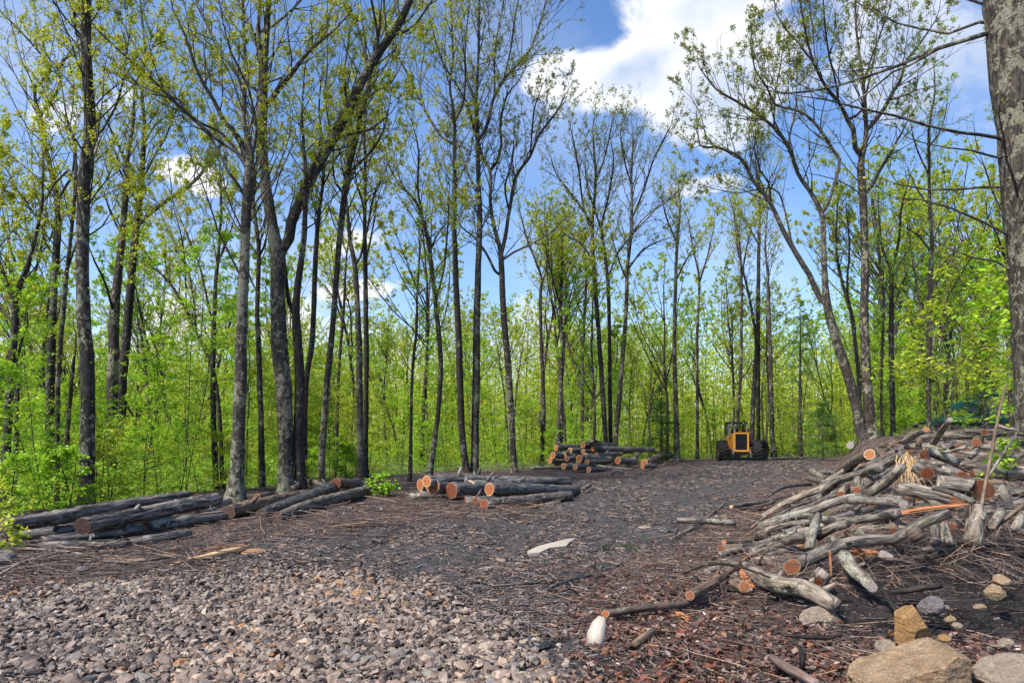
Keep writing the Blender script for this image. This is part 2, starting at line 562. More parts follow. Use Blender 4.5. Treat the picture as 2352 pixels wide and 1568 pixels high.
def leaf_mat(name, stops, trans=0.45, rough=0.5):
    m = bpy.data.materials.new(name)
    m.use_nodes = True
    t = NT(m.node_tree)
    out = t.n('ShaderNodeOutputMaterial')
    r = t.attr('rnd', 'Fac')
    oi = t.n('ShaderNodeObjectInfo')
    f = t.m('FRACT', t.m('ADD', r, t.m('MULTIPLY', oi.outputs['Random'], 0.13)))
    col = t.ramp(f, stops)
    d = t.n('ShaderNodeBsdfPrincipled'); t.l(col, d.inputs['Base Color'])
    d.inputs['Roughness'].default_value = rough
    d.inputs['Specular IOR Level'].default_value = 0.3
    tr = t.n('ShaderNodeBsdfTranslucent')
    t.l(t.mix(1.0, col, (1.15, 1.1, 0.6, 1), 'MULTIPLY'), tr.inputs[0])
    mx = t.n('ShaderNodeMixShader'); mx.inputs[0].default_value = trans
    t.l(d.outputs[0], mx.inputs[1]); t.l(tr.outputs[0], mx.inputs[2])
    t.l(mx.outputs[0], out.inputs[0])
    return m


LEAF_CROWN = leaf_mat('leaf_crown', [(0, (0.25, 0.34, 0.025)), (0.3, (0.35, 0.44, 0.03)), (0.6, (0.46, 0.52, 0.05)), (0.88, (0.56, 0.55, 0.08)), (0.95, (0.34, 0.20, 0.05)), (1.0, (0.36, 0.14, 0.04))])
LEAF_OAK = leaf_mat('leaf_oak', [(0, (0.12, 0.20, 0.02)), (0.4, (0.21, 0.30, 0.03)), (0.7, (0.33, 0.38, 0.05)), (0.84, (0.28, 0.25, 0.06)), (0.9, (0.26, 0.13, 0.04)), (1.0, (0.28, 0.09, 0.03))], 0.35)
LEAF_SPRING = leaf_mat('leaf_spring', [(0, (0.17, 0.37, 0.02)), (0.35, (0.26, 0.50, 0.03)), (0.7, (0.38, 0.58, 0.045)), (1.0, (0.50, 0.62, 0.07))])
LEAF_YELLOW = leaf_mat('leaf_yellow', [(0, (0.27, 0.40, 0.025)), (0.4, (0.38, 0.50, 0.035)), (0.8, (0.50, 0.58, 0.06)), (1.0, (0.56, 0.56, 0.09))])
LEAF_PINE = leaf_mat('leaf_pine', [(0, (0.05, 0.12, 0.025)), (0.6, (0.085, 0.18, 0.04)), (1.0, (0.14, 0.25, 0.05))], 0.3)
LEAF_DEAD = leaf_mat('leaf_dead', [(0, (0.035, 0.022, 0.018)), (0.35, (0.085, 0.045, 0.035)), (0.6, (0.14, 0.075, 0.058)), (0.74, (0.17, 0.06, 0.042)), (0.84, (0.24, 0.10, 0.04)), (0.92, (0.22, 0.15, 0.125)), (1.0, (0.32, 0.25, 0.22))], 0.1, 0.32)


def attr_mat(name, stops, rough=0.6, bumpscale=30.0, bump=0.5, spec=0.4, dist=0.01, tex=0.5):
    m, t, bs, out = new_mat(name)
    r = t.attr('rnd', 'Fac')
    v = t.attr('loc')
    n = t.noise(v, bumpscale, 5, 0.65)
    k = t.noise(v, bumpscale * 0.2, 3, 0.6)
    col = t.ramp(r, stops)
    col = t.mix(t.mr(n, 0.3, 0.7, 0, tex), t.mix(1.0, col, (1.25, 1.25, 1.25, 1), 'MULTIPLY'), t.mix(1.0, col, (0.45, 0.42, 0.42, 1), 'MULTIPLY'))
    col = t.mix(t.mr(k, 0.5, 0.8, 0, tex), col, t.mix(1.0, col, (0.5, 0.45, 0.42, 1), 'MULTIPLY'))
    t.l(col, bs.inputs['Base Color'])
    bs.inputs['Roughness'].default_value = rough
    bs.inputs['Specular IOR Level'].default_value = spec
    t.l(t.bump(n, bump, dist), bs.inputs['Normal'])
    return m


STONE = attr_mat('crushed_stone', [(0, (0.04, 0.030, 0.025)), (0.25, (0.095, 0.070, 0.056)), (0.5, (0.165, 0.122, 0.097)), (0.68, (0.22, 0.168, 0.128)), (0.8, (0.15, 0.135, 0.120)), (0.9, (0.26, 0.20, 0.145)), (0.975, (0.33, 0.26, 0.20)), (1.0, (0.28, 0.14, 0.06))], 0.55, 40, 0.6)
CHIP = attr_mat('wood_chip', [(0, (0.022, 0.017, 0.016)), (0.4, (0.065, 0.05, 0.045)), (0.65, (0.13, 0.103, 0.093)), (0.86, (0.22, 0.18, 0.16)), (0.96, (0.23, 0.15, 0.10)), (1.0, (0.33, 0.20, 0.10))], 0.5, 20, 0.3)
STICK = attr_mat('stick', [(0, (0.03, 0.022, 0.019)), (0.4, (0.085, 0.06, 0.05)), (0.7, (0.16, 0.12, 0.10)), (0.9, (0.25, 0.19, 0.145)), (1.0, (0.30, 0.17, 0.09))], 0.6, 30, 0.4)


def rock_mat(name, a, b, c, scale=3.0, stain=0.5):
    m, t, bs, out = new_mat(name)
    v = t.attr('loc')
    n = t.noise(v, scale * 2, 7, 0.68, 0.4)
    s = t.noise(t.mapping(v, (1, 1, 4)), scale * 1.6, 5, 0.6, 0.5)
    f = t.noise(v, scale * 22, 4, 0.7)
    col = t.mix(t.mr(n, 0.32, 0.68), a + (1,), b + (1,))
    col = t.mix(t.mr(s, 0.52, 0.72, 0, stain), col, c + (1,))
    col = t.mix(t.mr(f, 0.42, 0.7, 0, 0.65), col, tuple(q * 0.3 for q in a) + (1,))
    w = t.noise(v, scale * 5, 5, 0.65, 0.8)
    col = t.mix(t.mr(w, 0.52, 0.62, 0, 0.6), col, tuple(q * 0.45 for q in a) + (1,))
    t.l(col, bs.inputs['Base Color'])
    bs.inputs['Roughness'].default_value = 0.75
    h = t.m('ADD', t.m('ADD', n, t.m('MULTIPLY', s, 0.8)), t.m('MULTIPLY', f, 0.3))
    t.l(t.bump(h, 1.0, 0.06), bs.inputs['Normal'])
    return m


ROCK_TAN = rock_mat('rock_tan', (0.29, 0.185, 0.095), (0.46, 0.325, 0.195), (0.22, 0.10, 0.03), 4.5)
ROCK_OCHRE = rock_mat('rock_ochre', (0.34, 0.17, 0.045), (0.48, 0.29, 0.12), (0.18, 0.10, 0.02), 6)
ROCK_PALE = rock_mat('rock_pale', (0.34, 0.26, 0.19), (0.48, 0.38, 0.28), (0.20, 0.14, 0.10), 7)
ROCK_GREY = rock_mat('rock_grey', (0.15, 0.125, 0.125), (0.28, 0.24, 0.235), (0.10, 0.08, 0.08), 6)


def paint_mat(name, col, dirt=(0.06, 0.045, 0.035), amount=0.5, rough=0.45, scale=5.0, metal=0.0):
    m, t, bs, out = new_mat(name)
    tc = t.n('ShaderNodeTexCoord')
    v = tc.outputs['Object']
    n = t.noise(v, scale, 6, 0.65)
    f = t.noise(v, scale * 9, 4, 0.6)
    k = t.m('ADD', n, t.m('MULTIPLY', t.m('SUBTRACT', f, 0.5), 0.5))
    c = t.mix(t.mr(k, 0.5, 0.75, 0, amount), col + (1,), dirt + (1,))
    c = t.mix(t.mr(f, 0.55, 0.8, 0, 0.3), c, tuple(q * 0.6 for q in col) + (1,))
    t.l(c, bs.inputs['Base Color'])
    t.l(t.mr(k, 0.4, 0.7, rough, 0.9), bs.inputs['Roughness'])
    bs.inputs['Metallic'].default_value = metal
    return m


YELLOW = paint_mat('yellow_paint', (0.62, 0.27, 0.025), amount=0.55)
BLACKP = paint_mat('black_paint', (0.012, 0.012, 0.013), (0.05, 0.04, 0.035), 0.5, 0.5)
RUBBER = paint_mat('rubber', (0.014, 0.013, 0.013), (0.06, 0.048, 0.042), 0.7, 0.8, 3)
STEEL = paint_mat('steel', (0.20, 0.19, 0.185), (0.10, 0.06, 0.04), 0.6, 0.4, 4, 0.6)
RUST = paint_mat('rusty_steel', (0.10, 0.055, 0.04), (0.05, 0.035, 0.03), 0.6, 0.8)
GREEN = paint_mat('green_paint', (0.010, 0.105, 0.072), (0.05, 0.06, 0.05), 0.4)


def glass_mat():
    m, t, bs, out = new_mat('cab_glass')
    bs.inputs['Base Color'].default_value = (0.10, 0.16, 0.16, 1)
    bs.inputs['Roughness'].default_value = 0.06
    bs.inputs['Transmission Weight'].default_value = 0.55
    return m


GLASS = glass_mat()


def ground_mat():
    m, t, bs, out = new_mat('forest_ground')
    g = t.n('ShaderNodeNewGeometry')
    p = g.outputs['Position']
    grav, lit, wood = t.attr('gravel', 'Fac'), t.attr('litter', 'Fac'), t.attr('woods', 'Fac')
    n1 = t.noise(p, 1.3, 6, 0.6)
    n2 = t.noise(p, 9, 6, 0.65)
    n3 = t.noise(p, 45, 5, 0.7)
    vo = t.voro(p, 16)
    vo2 = t.voro(p, 42)
    vc = t.voro(p, 42, out='Color')
    n5 = t.noise(p, 3.2, 5, 0.6)
    mud = t.mix(t.mr(t.m('ADD', t.m('MULTIPLY', n2, .5), t.m('MULTIPLY', n5, .5)), 0.38, 0.62), (0.010, 0.009, 0.009, 1), (0.075, 0.062, 0.057, 1))
    mud = t.mix(t.mr(n3, 0.5, 0.75, 0, 0.75), mud, (0.17, 0.14, 0.128, 1))
    mud = t.mix(t.mr(n1, 0.52, 0.7, 0, 0.5), mud, (0.055, 0.032, 0.026, 1))
    sepc = t.n('ShaderNodeSeparateColor'); t.l(vc, sepc.inputs[0])
    grv = t.ramp(sepc.outputs[0], [(0, (0.05, 0.042, 0.04)), (0.4, (0.13, 0.11, 0.10)), (0.8, (0.20, 0.17, 0.15)), (1, (0.26, 0.22, 0.18))])
    grv = t.mix(t.mr(vo2, 0.3, 0.8), grv, (0.025, 0.02, 0.02, 1))
    lt = t.mix(t.mr(n3, 0.3, 0.7), (0.024, 0.016, 0.013, 1), (0.13, 0.078, 0.058, 1))
    lt = t.mix(t.mr(n2, 0.5, 0.8, 0, 0.5), lt, (0.07, 0.038, 0.027, 1))
    lt = t.mix(t.mr(n1, 0.5, 0.72, 0, 0.55), lt, (0.022, 0.017, 0.014, 1))
    wd = t.mix(t.mr(n2, 0.35, 0.7), (0.05, 0.045, 0.016, 1), (0.10, 0.13, 0.03, 1))
    edge = t.m('MULTIPLY', t.m('SUBTRACT', n2, 0.5), 0.9)
    col = t.mix(t.mr(t.m('ADD', lit, edge), 0.35, 0.65), mud, lt)
    col = t.mix(t.mr(t.m('ADD', grav, edge), 0.4, 0.7), col, grv)
    col = t.mix(t.mr(t.m('ADD', wood, edge), 0.35, 0.7), col, wd)
    soil = t.attr('soil', 'Fac')
    col = t.mix(t.mr(t.m('ADD', soil, edge), 0.3, 0.7), col, t.mix(t.mr(n3, 0.35, 0.75), (0.008, 0.006, 0.006, 1), (0.042, 0.030, 0.025, 1)))
    t.l(col, bs.inputs['Base Color'])
    wet = t.m('MULTIPLY', t.mr(n1, 0.42, 0.6), t.m('SUBTRACT', 1.0, t.m('MAXIMUM', lit, wood)))
    t.l(t.mr(wet, 0.0, 1.0, 0.75, 0.30), bs.inputs['Roughness'])
    bs.inputs['Specular IOR Level'].default_value = 0.5
    h = t.m('ADD', t.m('ADD', t.m('MULTIPLY', n2, 0.8), t.m('MULTIPLY', n3, 0.6)), t.m('MULTIPLY', t.m('MINIMUM', vo, 0.6), 0.9))
    t.l(t.bump(h, 1.0, 0.05), bs.inputs['Normal'])
    return m


GROUND = ground_mat()


def water_mat():
    m, t, bs, out = new_mat('puddle_water')
    g = t.n('ShaderNodeNewGeometry')
    bs.inputs['Base Color'].default_value = (0.012, 0.011, 0.012, 1)
    bs.inputs['Roughness'].default_value = 0.06
    bs.inputs['Specular IOR Level'].default_value = 0.6
    t.l(t.bump(t.noise(g.outputs['Position'], 30, 3, 0.5), 0.25, 0.01), bs.inputs['Normal'])
    return m


WATER = water_mat()

# ------------------------------------------------------------------ ground sheet
def masks(x, y):
    n = vnoise(x * .8, y * .8, 11) + .5 * vnoise(x * 2.3, y * 2.3, 12)
    grav = sst(gravel_edge(x) - y + 0.9 * n, -0.7, 0.5) * sst(right_edge(y) - 1.5 - x + .6 * n, -.6, .6)
    r = sst(x - right_edge(y) + 1.3 + 0.9 * n, -0.9, 0.7)
    l = sst(litter_left(y) - x + 0.9 * n, -0.8, 0.8) * sst(gravel_edge(x) - y, .3, -.5)
    woods = sst(left_edge(y) - x - 1.5 + n, 0, 3) + sst(x - right_edge(y) - 7, 0, 3) * sst(y, 20, 26) + sst(y, 56, 62)
    global _soil
    _soil = np.clip(sst(x - right_edge(y) - .7 + .5 * n, -.4, .6) * sst(y, 5.0, 5.6) * sst(y, 8.2, 7.4), 0, 1)
    return np.clip(grav, 0, 1), np.clip(np.maximum(r, l), 0, 1), np.clip(woods, 0, 1)


def build_ground():
    ys = np.concatenate([np.linspace(-12, 2.8, 14), np.geomspace(3.0, 30, 330), np.geomspace(30.5, 700, 110)])
    us = np.linspace(-1, 1, 331)
    us = np.sign(us) * np.abs(us) ** 1.25
    YY = np.repeat(ys[:, None], len(us), 1)
    XX = us[None] * (np.maximum(YY, 0) * 1.15 + 9)
    fade = sst(YY, 45, 18)
    Z = terr(XX, YY)
    m = masks(XX, YY)
    rough = (0.024 * vnoise(XX * 19, YY * 19, 23) + .014 * vnoise(XX * 37, YY * 37, 24) + _soil * (.08 * vnoise(XX * 7, YY * 7, 25) + .05 * vnoise(XX * 15, YY * 15, 26))) * fade
    Z = Z + rough - 0.02 * m[0]
    V = np.stack([XX, YY, Z], -1).reshape(-1, 3)
    n, k = YY.shape
    i = np.arange(n - 1)[:, None] * k; j = np.arange(k - 1)[None]
    Q = np.stack([i + j, i + j + 1, i + k + j + 1, i + k + j], -1).reshape(-1, 4)
    mb = MB(); mb.add(V, Q)
    o = mb.build('ground', GROUND)
    for nm, a in zip(('gravel', 'litter', 'woods', 'soil'), (*m, _soil)):
        at_ = o.data.attributes.new(nm, 'FLOAT', 'POINT')
        at_.data.foreach_set('value', a.astype(np.float32).ravel())
    tag(o, kind='structure')


build_ground()

# ------------------------------------------------------------------ trees
def unit(a):
    return a / np.maximum(np.linalg.norm(a, axis=-1, keepdims=True), 1e-9)


def sticks(mb, lines, r0, r1, mat=0, sides=3, rng=None):
    """many bent twigs at once: lines is (n, k, 3)"""
    n, k, _ = lines.shape
    if n == 0:
        return
    T = unit(np.gradient(lines, axis=1))
    mean = unit(T.mean(1))
    ref = np.where(np.abs(mean[:, 2:3]) > .8, np.array([[1., 0, 0]]), np.array([[0, 0, 1.]]))
    U = unit(np.cross(T, ref[:, None, :])); W = np.cross(T, U)
    a = np.arange(sides) * 2 * math.pi / sides
    t = np.linspace(0, 1, k)
    r = (np.broadcast_to(r0, (n,))[:, None] * (1 - t) + np.broadcast_to(r1, (n,))[:, None] * t)
    V = lines[:, :, None] + r[:, :, None, None] * (np.cos(a)[None, None, :, None] * U[:, :, None] + np.sin(a)[None, None, :, None] * W[:, :, None])
    b = (np.arange(n) * k * sides)[:, None, None] + (np.arange(k - 1) * sides)[None, :, None]
    j = np.arange(sides)[None, None]; j2 = (j + 1) % sides
    Q = np.stack([b + j, b + j2, b + sides + j2, b + sides + j], -1).reshape(-1, 4)
    R = None if rng is None else np.repeat(rng.random(n), k * sides)
    mb.add(V.reshape(-1, 3), Q, None, mat, None, R)


def shoots(rng, lines, lens, m, fac, spread=0.75, up=0.2, t0=.25, k=3, flat=0.0):
    """m side shoots on each of the lines"""
    n, kk, _ = lines.shape
    t = t0 + (1 - t0) * rng.random((n, m)) ** .9
    t[:, 0] = 1.0
    f = t * (kk - 1); i = np.minimum(f.astype(int), kk - 2); f = (f - i)[..., None]
    ar = np.arange(n)[:, None]
    P = lines[ar, i] * (1 - f) + lines[ar, i + 1] * f
    T = unit(lines[ar, i + 1] - lines[ar, i])
    rd = rng.normal(size=(n, m, 3)); rd[..., 2] *= (1 - flat)
    rd = unit(rd - (rd * T).sum(-1, keepdims=True) * T)
    sp = np.where(t == 1.0, spread * .35, spread)[..., None]
    D = unit(T * (1 - .5 * spread) + rd * sp + np.array([0, 0, up]))
    L = lens[:, None] * fac * (0.55 + .75 * rng.random((n, m))) * (1.15 - .55 * t)
    D = D.reshape(-1, 3); P = P.reshape(-1, 3); L = L.reshape(-1)
    out = np.empty((len(P), k, 3)); out[:, 0] = P
    cur = P.copy(); d = D.copy()
    for q in range(1, k):
        d = unit(d + rng.normal(size=d.shape) * .16 + np.array([0, 0, up * .35]))
        cur = cur + d * (L / (k - 1))[:, None]
        out[:, q] = cur
    return out, L


def leaf_points(rng, lines, q, t0=.3, jit=.03):
    n, k, _ = lines.shape
    t = t0 + (1 - t0) * rng.random((n, q))
    f = t * (k - 1); i = np.minimum(f.astype(int), k - 2); f = (f - i)[..., None]
    ar = np.arange(n)[:, None]
    P = lines[ar, i] * (1 - f) + lines[ar, i + 1] * f
    return (P + rng.normal(size=P.shape) * jit).reshape(-1, 3)


def tree_flesh(rng, mb, limbs, zc, spacing=.5, l1=(.9, 2.6), q=3, lsize=.07, m2=4, m3=3, skip_first=True, droop=.4, frac0=.2, f1=.3):
    """twigs and leaves on limbs: list of (points, radii)"""
    L1, R1, N1 = [], [], []
    for li, (P, r) in enumerate(limbs):
        d = np.concatenate([[0], np.cumsum(np.linalg.norm(np.diff(P, axis=0), axis=1))])
        tot = d[-1]
        s = tot * (0.0 if li == 0 else frac0)
        while s < tot:
            s += spacing * (.5 + rng.random())
            if s > tot: break
            i = min(np.searchsorted(d, s), len(P) - 1)
            p = P[i]
            if p[2] < zc: continue
            T = unit(P[i] - P[i - 1])
            rd = rng.normal(size=3); rd = unit(rd - rd.dot(T) * T)
            D = unit(T * .75 + rd * .7 + np.array([0, 0, .2]))
            L = np.clip((f1 * (tot - s) + .9), l1[0], l1[1]) * (.55 + .7 * rng.random())
            ln = [p]; dd = D; k = 6
            for _ in range(k - 1):
                dd = unit(dd + rng.normal(size=3) * .14 + np.array([0, 0, .10]))
                ln.append(ln[-1] + dd * L / (k - 1))
            L1.append(ln); N1.append(L); R1.append(min(.32 * r[i] + .004, .028))
    if not L1:
        return
    L1 = np.array(L1); N1 = np.array(N1); R1 = np.array(R1)
    sticks(mb, L1, R1, R1 * .25, 0, 4)
    L2, N2 = shoots(rng, L1, N1, m2, .5, .75, .18, .2, 4)
    sticks(mb, L2, np.repeat(R1, m2) * .42 + .002, .0025, 0, 3)
    L3, N3 = shoots(rng, L2, N2, m3, .5, .8, .15, .25, 3)
    sticks(mb, L3, .0042, .002, 0, 3)
    P = np.vstack([leaf_points(rng, L3, q, .35), leaf_points(rng, L2, max(1, q // 2), .5)])
    # leaves come in little tufts with bare twig between: drop whole twigs at random, cluster by place
    keep = vnoise(P[:, 0] * .9 + P[:, 1] * .37, P[:, 2] * .9 + P[:, 1] * .61, int(rng.integers(1000))) > -.26
    mb.leaves(P[keep], lsize, rng, 1, droop, .45, .34)


def limb_world(pts, Y0, k, start=None, rng=None):
    out = []
    x0, y0 = pts[0][:2]
    for (x, y, w) in pts:
        dist = math.hypot(x - x0, y - y0) / F * Y0
        Y = Y0 + k * dist
        out.append((*at(x, y, Y), w * .88 / 2 / F * Y))
    if start is not None:
        out[0] = (*start, out[0][3])
    return np.array(out)


def extend(P, rng, grow, r_end=.012):
    """carry a limb that leaves the picture on to its tip"""
    d = unit(P[-1, :3] - P[-2, :3]); r = P[-1, 3]
    n = 5; out = [P]
    cur = P[-1, :3]
    for i in range(1, n + 1):
        d = unit(d + rng.normal(size=3) * .12 + np.array([0, 0, .12]))
        cur = cur + d * grow / n
        out.append(np.array([[*cur, r + (r_end - r) * i / n]]))
    return np.vstack(out)


def hero_tree(label, limbs, Y=None, zc=600, q=17, dens=1.6, bark=None, leaf=None, lsize=.058, seed=0, l1=(.9, 2.6), tufts=40, name='tree', limbk=None, m2=4, m3=3, flare=1.3, ext=True, group=None):
    rng = np.random.default_rng(seed + 100)
    bark = bark or BARK; leaf = leaf or LEAF_CROWN
    bx, by, bw = limbs[0][0]
    if Y is None:
        Y = solve(bx, by)
    base = at(bx, by, Y)
    gz = float(terr(base[0], base[1]))
    base[2] = gz
    root = empty(name, base, label, 'tree', group)
    lines = []
    for i, pts in enumerate(limbs):
        if i == 0:
            k = rng.uniform(-.03, .03)
            W = limb_world(pts, Y, k)
            first = W[0].copy()
            if W[0, 2] > gz - .05:
                d = W[0, :3] - W[1, :3]
                s = (W[0, 2] - gz + .12) / max(.2, -d[2])
                b = first.copy(); b[:3] += d * min(s, 3); b[2] = gz - .12; b[3] *= flare
                W = np.vstack([b, W])
            else:
                W[0, 2] = gz - .12; W[0, 3] *= flare
        else:
            T0 = lines[0][0]
            k = limbk[i - 1] if limbk else rng.uniform(-.5, .5)
            # begins on the nearest already built line
            best = None
            p0 = np.array(pts[0][:2], float)
            for (L, r) in lines:
                px = CX + F * L[:, 0] / L[:, 1]; py = HY - F * (L[:, 2] - H) / L[:, 1]
                dd = np.hypot(px - p0[0], py - p0[1]); j = int(dd.argmin())
                if best is None or dd[j] < best[0]:
                    best = (dd[j], L[j], r[j])
            W = limb_world(pts, best[1][1], k, best[1] if best[0] < 30 else None)
            W[0, 3] = min(W[0, 3], best[2])
        if ext and pts[-1][1] < 25:
            W = extend(W, rng, float(np.clip(W[-1, 3] / .011, 1.2, 7)))
        else:
            W[-1, 3] *= .6
            W = extend(W, rng, float(np.clip(W[-1, 3] / .02, .5, 2)), .008)
        S = smooth_line(W, .35)
        if i == 0:
            h = S[:, 2] - gz
            S[:, 3] *= 1 + .28 * np.exp(-np.clip(h, 0, 9) / .35)
        S[:, :3] += np.cumsum(rng.normal(size=(len(S), 3)) * .006, axis=0) * np.minimum(1, np.arange(len(S)) / 3)[:, None]
        lines.append((S[:, :3], np.maximum(S[:, 3], .006)))
    for i, (P, r) in enumerate(lines):
        mb = MB()
        mb.tube(P, r, 12 if r.max() > .1 else 8, 0, rng, .10)
        mb.build('trunk' if i == 0 else 'limb', bark, root, origin=base)
    mb = MB()
    zcw = H - (zc - HY) / F * Y
    tree_flesh(rng, mb, lines, zcw, .5 / dens, l1, q, lsize, m2, m3)
    if tufts:
        P, r = lines[0]
        i = rng.integers(2, len(P), tufts)
        i = i[P[i, 2] > H]
        pp = P[i] + unit(rng.normal(size=(len(i), 3))) * r[i][:, None]
        pp = np.repeat(pp, 7, 0) + rng.normal(size=(len(i) * 7, 3)) * .07
        mb.leaves(pp, lsize, rng, 1, .4, .4)
    if mb.n:
        mb.build('crown', [BARK_TWIG, leaf], root, origin=base, smooth=False)
    return root


def random_tree(seed, height, leaf, lsize=.12, bole=.45, r=.14, lean=.04, nl=8, q=7, m2=4, m3=3, spacing=.7):
    """an empty at the origin with trunk and crown, to be copied"""
    rng = np.random.default_rng(seed)
    root = empty('tree', (0, 0, 0), 'x', 'tree')
    n = 12
    d = np.array([rng.normal() * lean, rng.normal() * lean, 1.]); P = [np.array([0, 0, -.25])]
    for i in range(n):
        d = unit(d + np.array([rng.normal() * .05, rng.normal() * .05, .05]))
        P.append(P[-1] + d * height / n)
    P = np.array(P)
    rr = r * (1 - np.linspace(0, 1, n + 1)) ** .8 + .012
    S = smooth_line(np.column_stack([P, rr]), .6)
    S[:, 3] *= 1 + .3 * np.exp(-np.clip(S[:, 2], 0, 9) / .4)
    lines = [(S[:, :3], S[:, 3])]
    for _ in range(nl):
        i = int(len(S) * rng.uniform(bole, .85))
        rd = unit(np.array([rng.normal(), rng.normal(), 0]))
        dd = unit(rd * .6 + np.array([0, 0, .75])); cur = S[i, :3]; L = (height - cur[2]) * rng.uniform(.6, .95)
        ln = [cur]
        for _k in range(6):
            dd = unit(dd + rng.normal(size=3) * .12 + np.array([0, 0, .1])); ln.append(ln[-1] + dd * L / 6)
        lines.append((np.array(ln), np.linspace(S[i, 3] * .6, .012, 7)))
    mb = MB()
    for (p, q_) in lines:
        mb.tube(p, q_, 7, 0, rng, .08)
    mb.build('trunk', BARK_FAR, root)
    mb = MB()
    tree_flesh(rng, mb, lines, height * bole, spacing, (.8, 2.6), q, lsize, m2, m3)
    mb.build('crown', [BARK_TWIG, leaf], root, smooth=False)
    return root


def random_sapling(seed, height, leaf, lsize=.08, nb=14, q=6, r=.02, low=.2, name='sapling', cat='sapling', reach=1.5, flat=.75):
    rng = np.random.default_rng(seed)
    root = empty(name, (0, 0, 0), 'x', cat)
    stems = []
    for _ in range(int(rng.integers(1, 3))):
        d = unit(np.array([rng.normal() * .12, rng.normal() * .12, 1.])); P = [np.array([rng.normal() * .05, rng.normal() * .05, -.1])]
        hh = height * rng.uniform(.75, 1)
        for i in range(7):
            d = unit(d + rng.normal(size=3) * .07 + np.array([0, 0, .05])); P.append(P[-1] + d * hh / 7)
        stems.append((np.array(P), np.linspace(r, .005, 8)))
    mb = MB()
    for p, q_ in stems: mb.tube(p, q_, 5, 0, rng)
    mb.build('stem', BARK_TWIG, root)
    L1, N1 = [], []
    for p, _q in stems:
        for _ in range(nb):
            f = rng.uniform(low, 1) * 7; i = min(int(f), 6)
            b = p[i] * (1 - f + i) + p[i + 1] * (f - i)
            rd = unit(np.array([rng.normal(), rng.normal(), 0])); dd = unit(rd + np.array([0, 0, .3]))
            L = reach * rng.uniform(.45, 1) * (1.15 - f / 9); ln = [b]
            for _k in range(4):
                dd = unit(dd + rng.normal(size=3) * .12 - np.array([0, 0, .04])); ln.append(ln[-1] + dd * L / 4)
            L1.append(ln); N1.append(L)
    L1, N1 = np.array(L1), np.array(N1)
    mb = MB()
    sticks(mb, L1, .008, .003, 0, 3)
    L2, N2 = shoots(rng, L1, N1, 5, .45, .8, .04, .15, 3, .7)
    sticks(mb, L2, .004, .002, 0, 3)
    P = np.vstack([leaf_points(rng, L2, q, .1, .035), leaf_points(rng, L1, q, .3, .03)])
    mb.leaves(P, lsize, rng, 1, .25, flat, .36)
    mb.build('crown', [BARK_TWIG, leaf], root, smooth=False)
    return root


def conifer(base, height, spread, label, seed, low=.08, name='pine_tree', dens=1.0):
    rng = np.random.default_rng(seed)
    base = np.array([base[0], base[1], float(terr(base[0], base[1]))])
    root = empty(name, base, label, 'tree')
    mb = MB()
    zz = np.linspace(-.2, height, 14)
    mb.tube(np.column_stack([np.cumsum(rng.normal(size=14) * .02), np.cumsum(rng.normal(size=14) * .02), zz]), np.linspace(.014 * height + .02, .01, 14), 7, 0, rng, .08)
    mb.build('trunk', BARK_FAR, root)
    L1, N1 = [], []
    z = height * low
    while z < height * .985:
        for _ in range(int(rng.integers(4, 7))):
            a = rng.random() * 6.283
            L = spread * (1 - (z / height) ** 1.3) * rng.uniform(.35, 1.15) + .15
            dd = unit(np.array([math.cos(a), math.sin(a), .22])); ln = [np.array([0, 0, z + rng.normal() * .1])]
            for _k in range(4):
                dd = unit(dd + rng.normal(size=3) * .06 - np.array([0, 0, .05])); ln.append(ln[-1] + dd * L / 4)
            L1.append(ln); N1.append(L)
        z += height * .05 / dens
    L1, N1 = np.array(L1), np.array(N1)
    mb = MB()
    sticks(mb, L1, .012, .004, 0, 3)
    L2, N2 = shoots(rng, L1, N1, 8, .32, .8, .04, .2, 3, .6)
    P = np.vstack([leaf_points(rng, L2, 9, .05, .06)])
    P = P[vnoise(P[:, 0] * 1.3 + P[:, 1], P[:, 2] * 1.3, seed) > -.2]
    mb.leaves(P, .17, rng, 1, .0, .35, .09)
    mb.build('crown', [BARK_TWIG, LEAF_PINE], root, smooth=False)
    return root

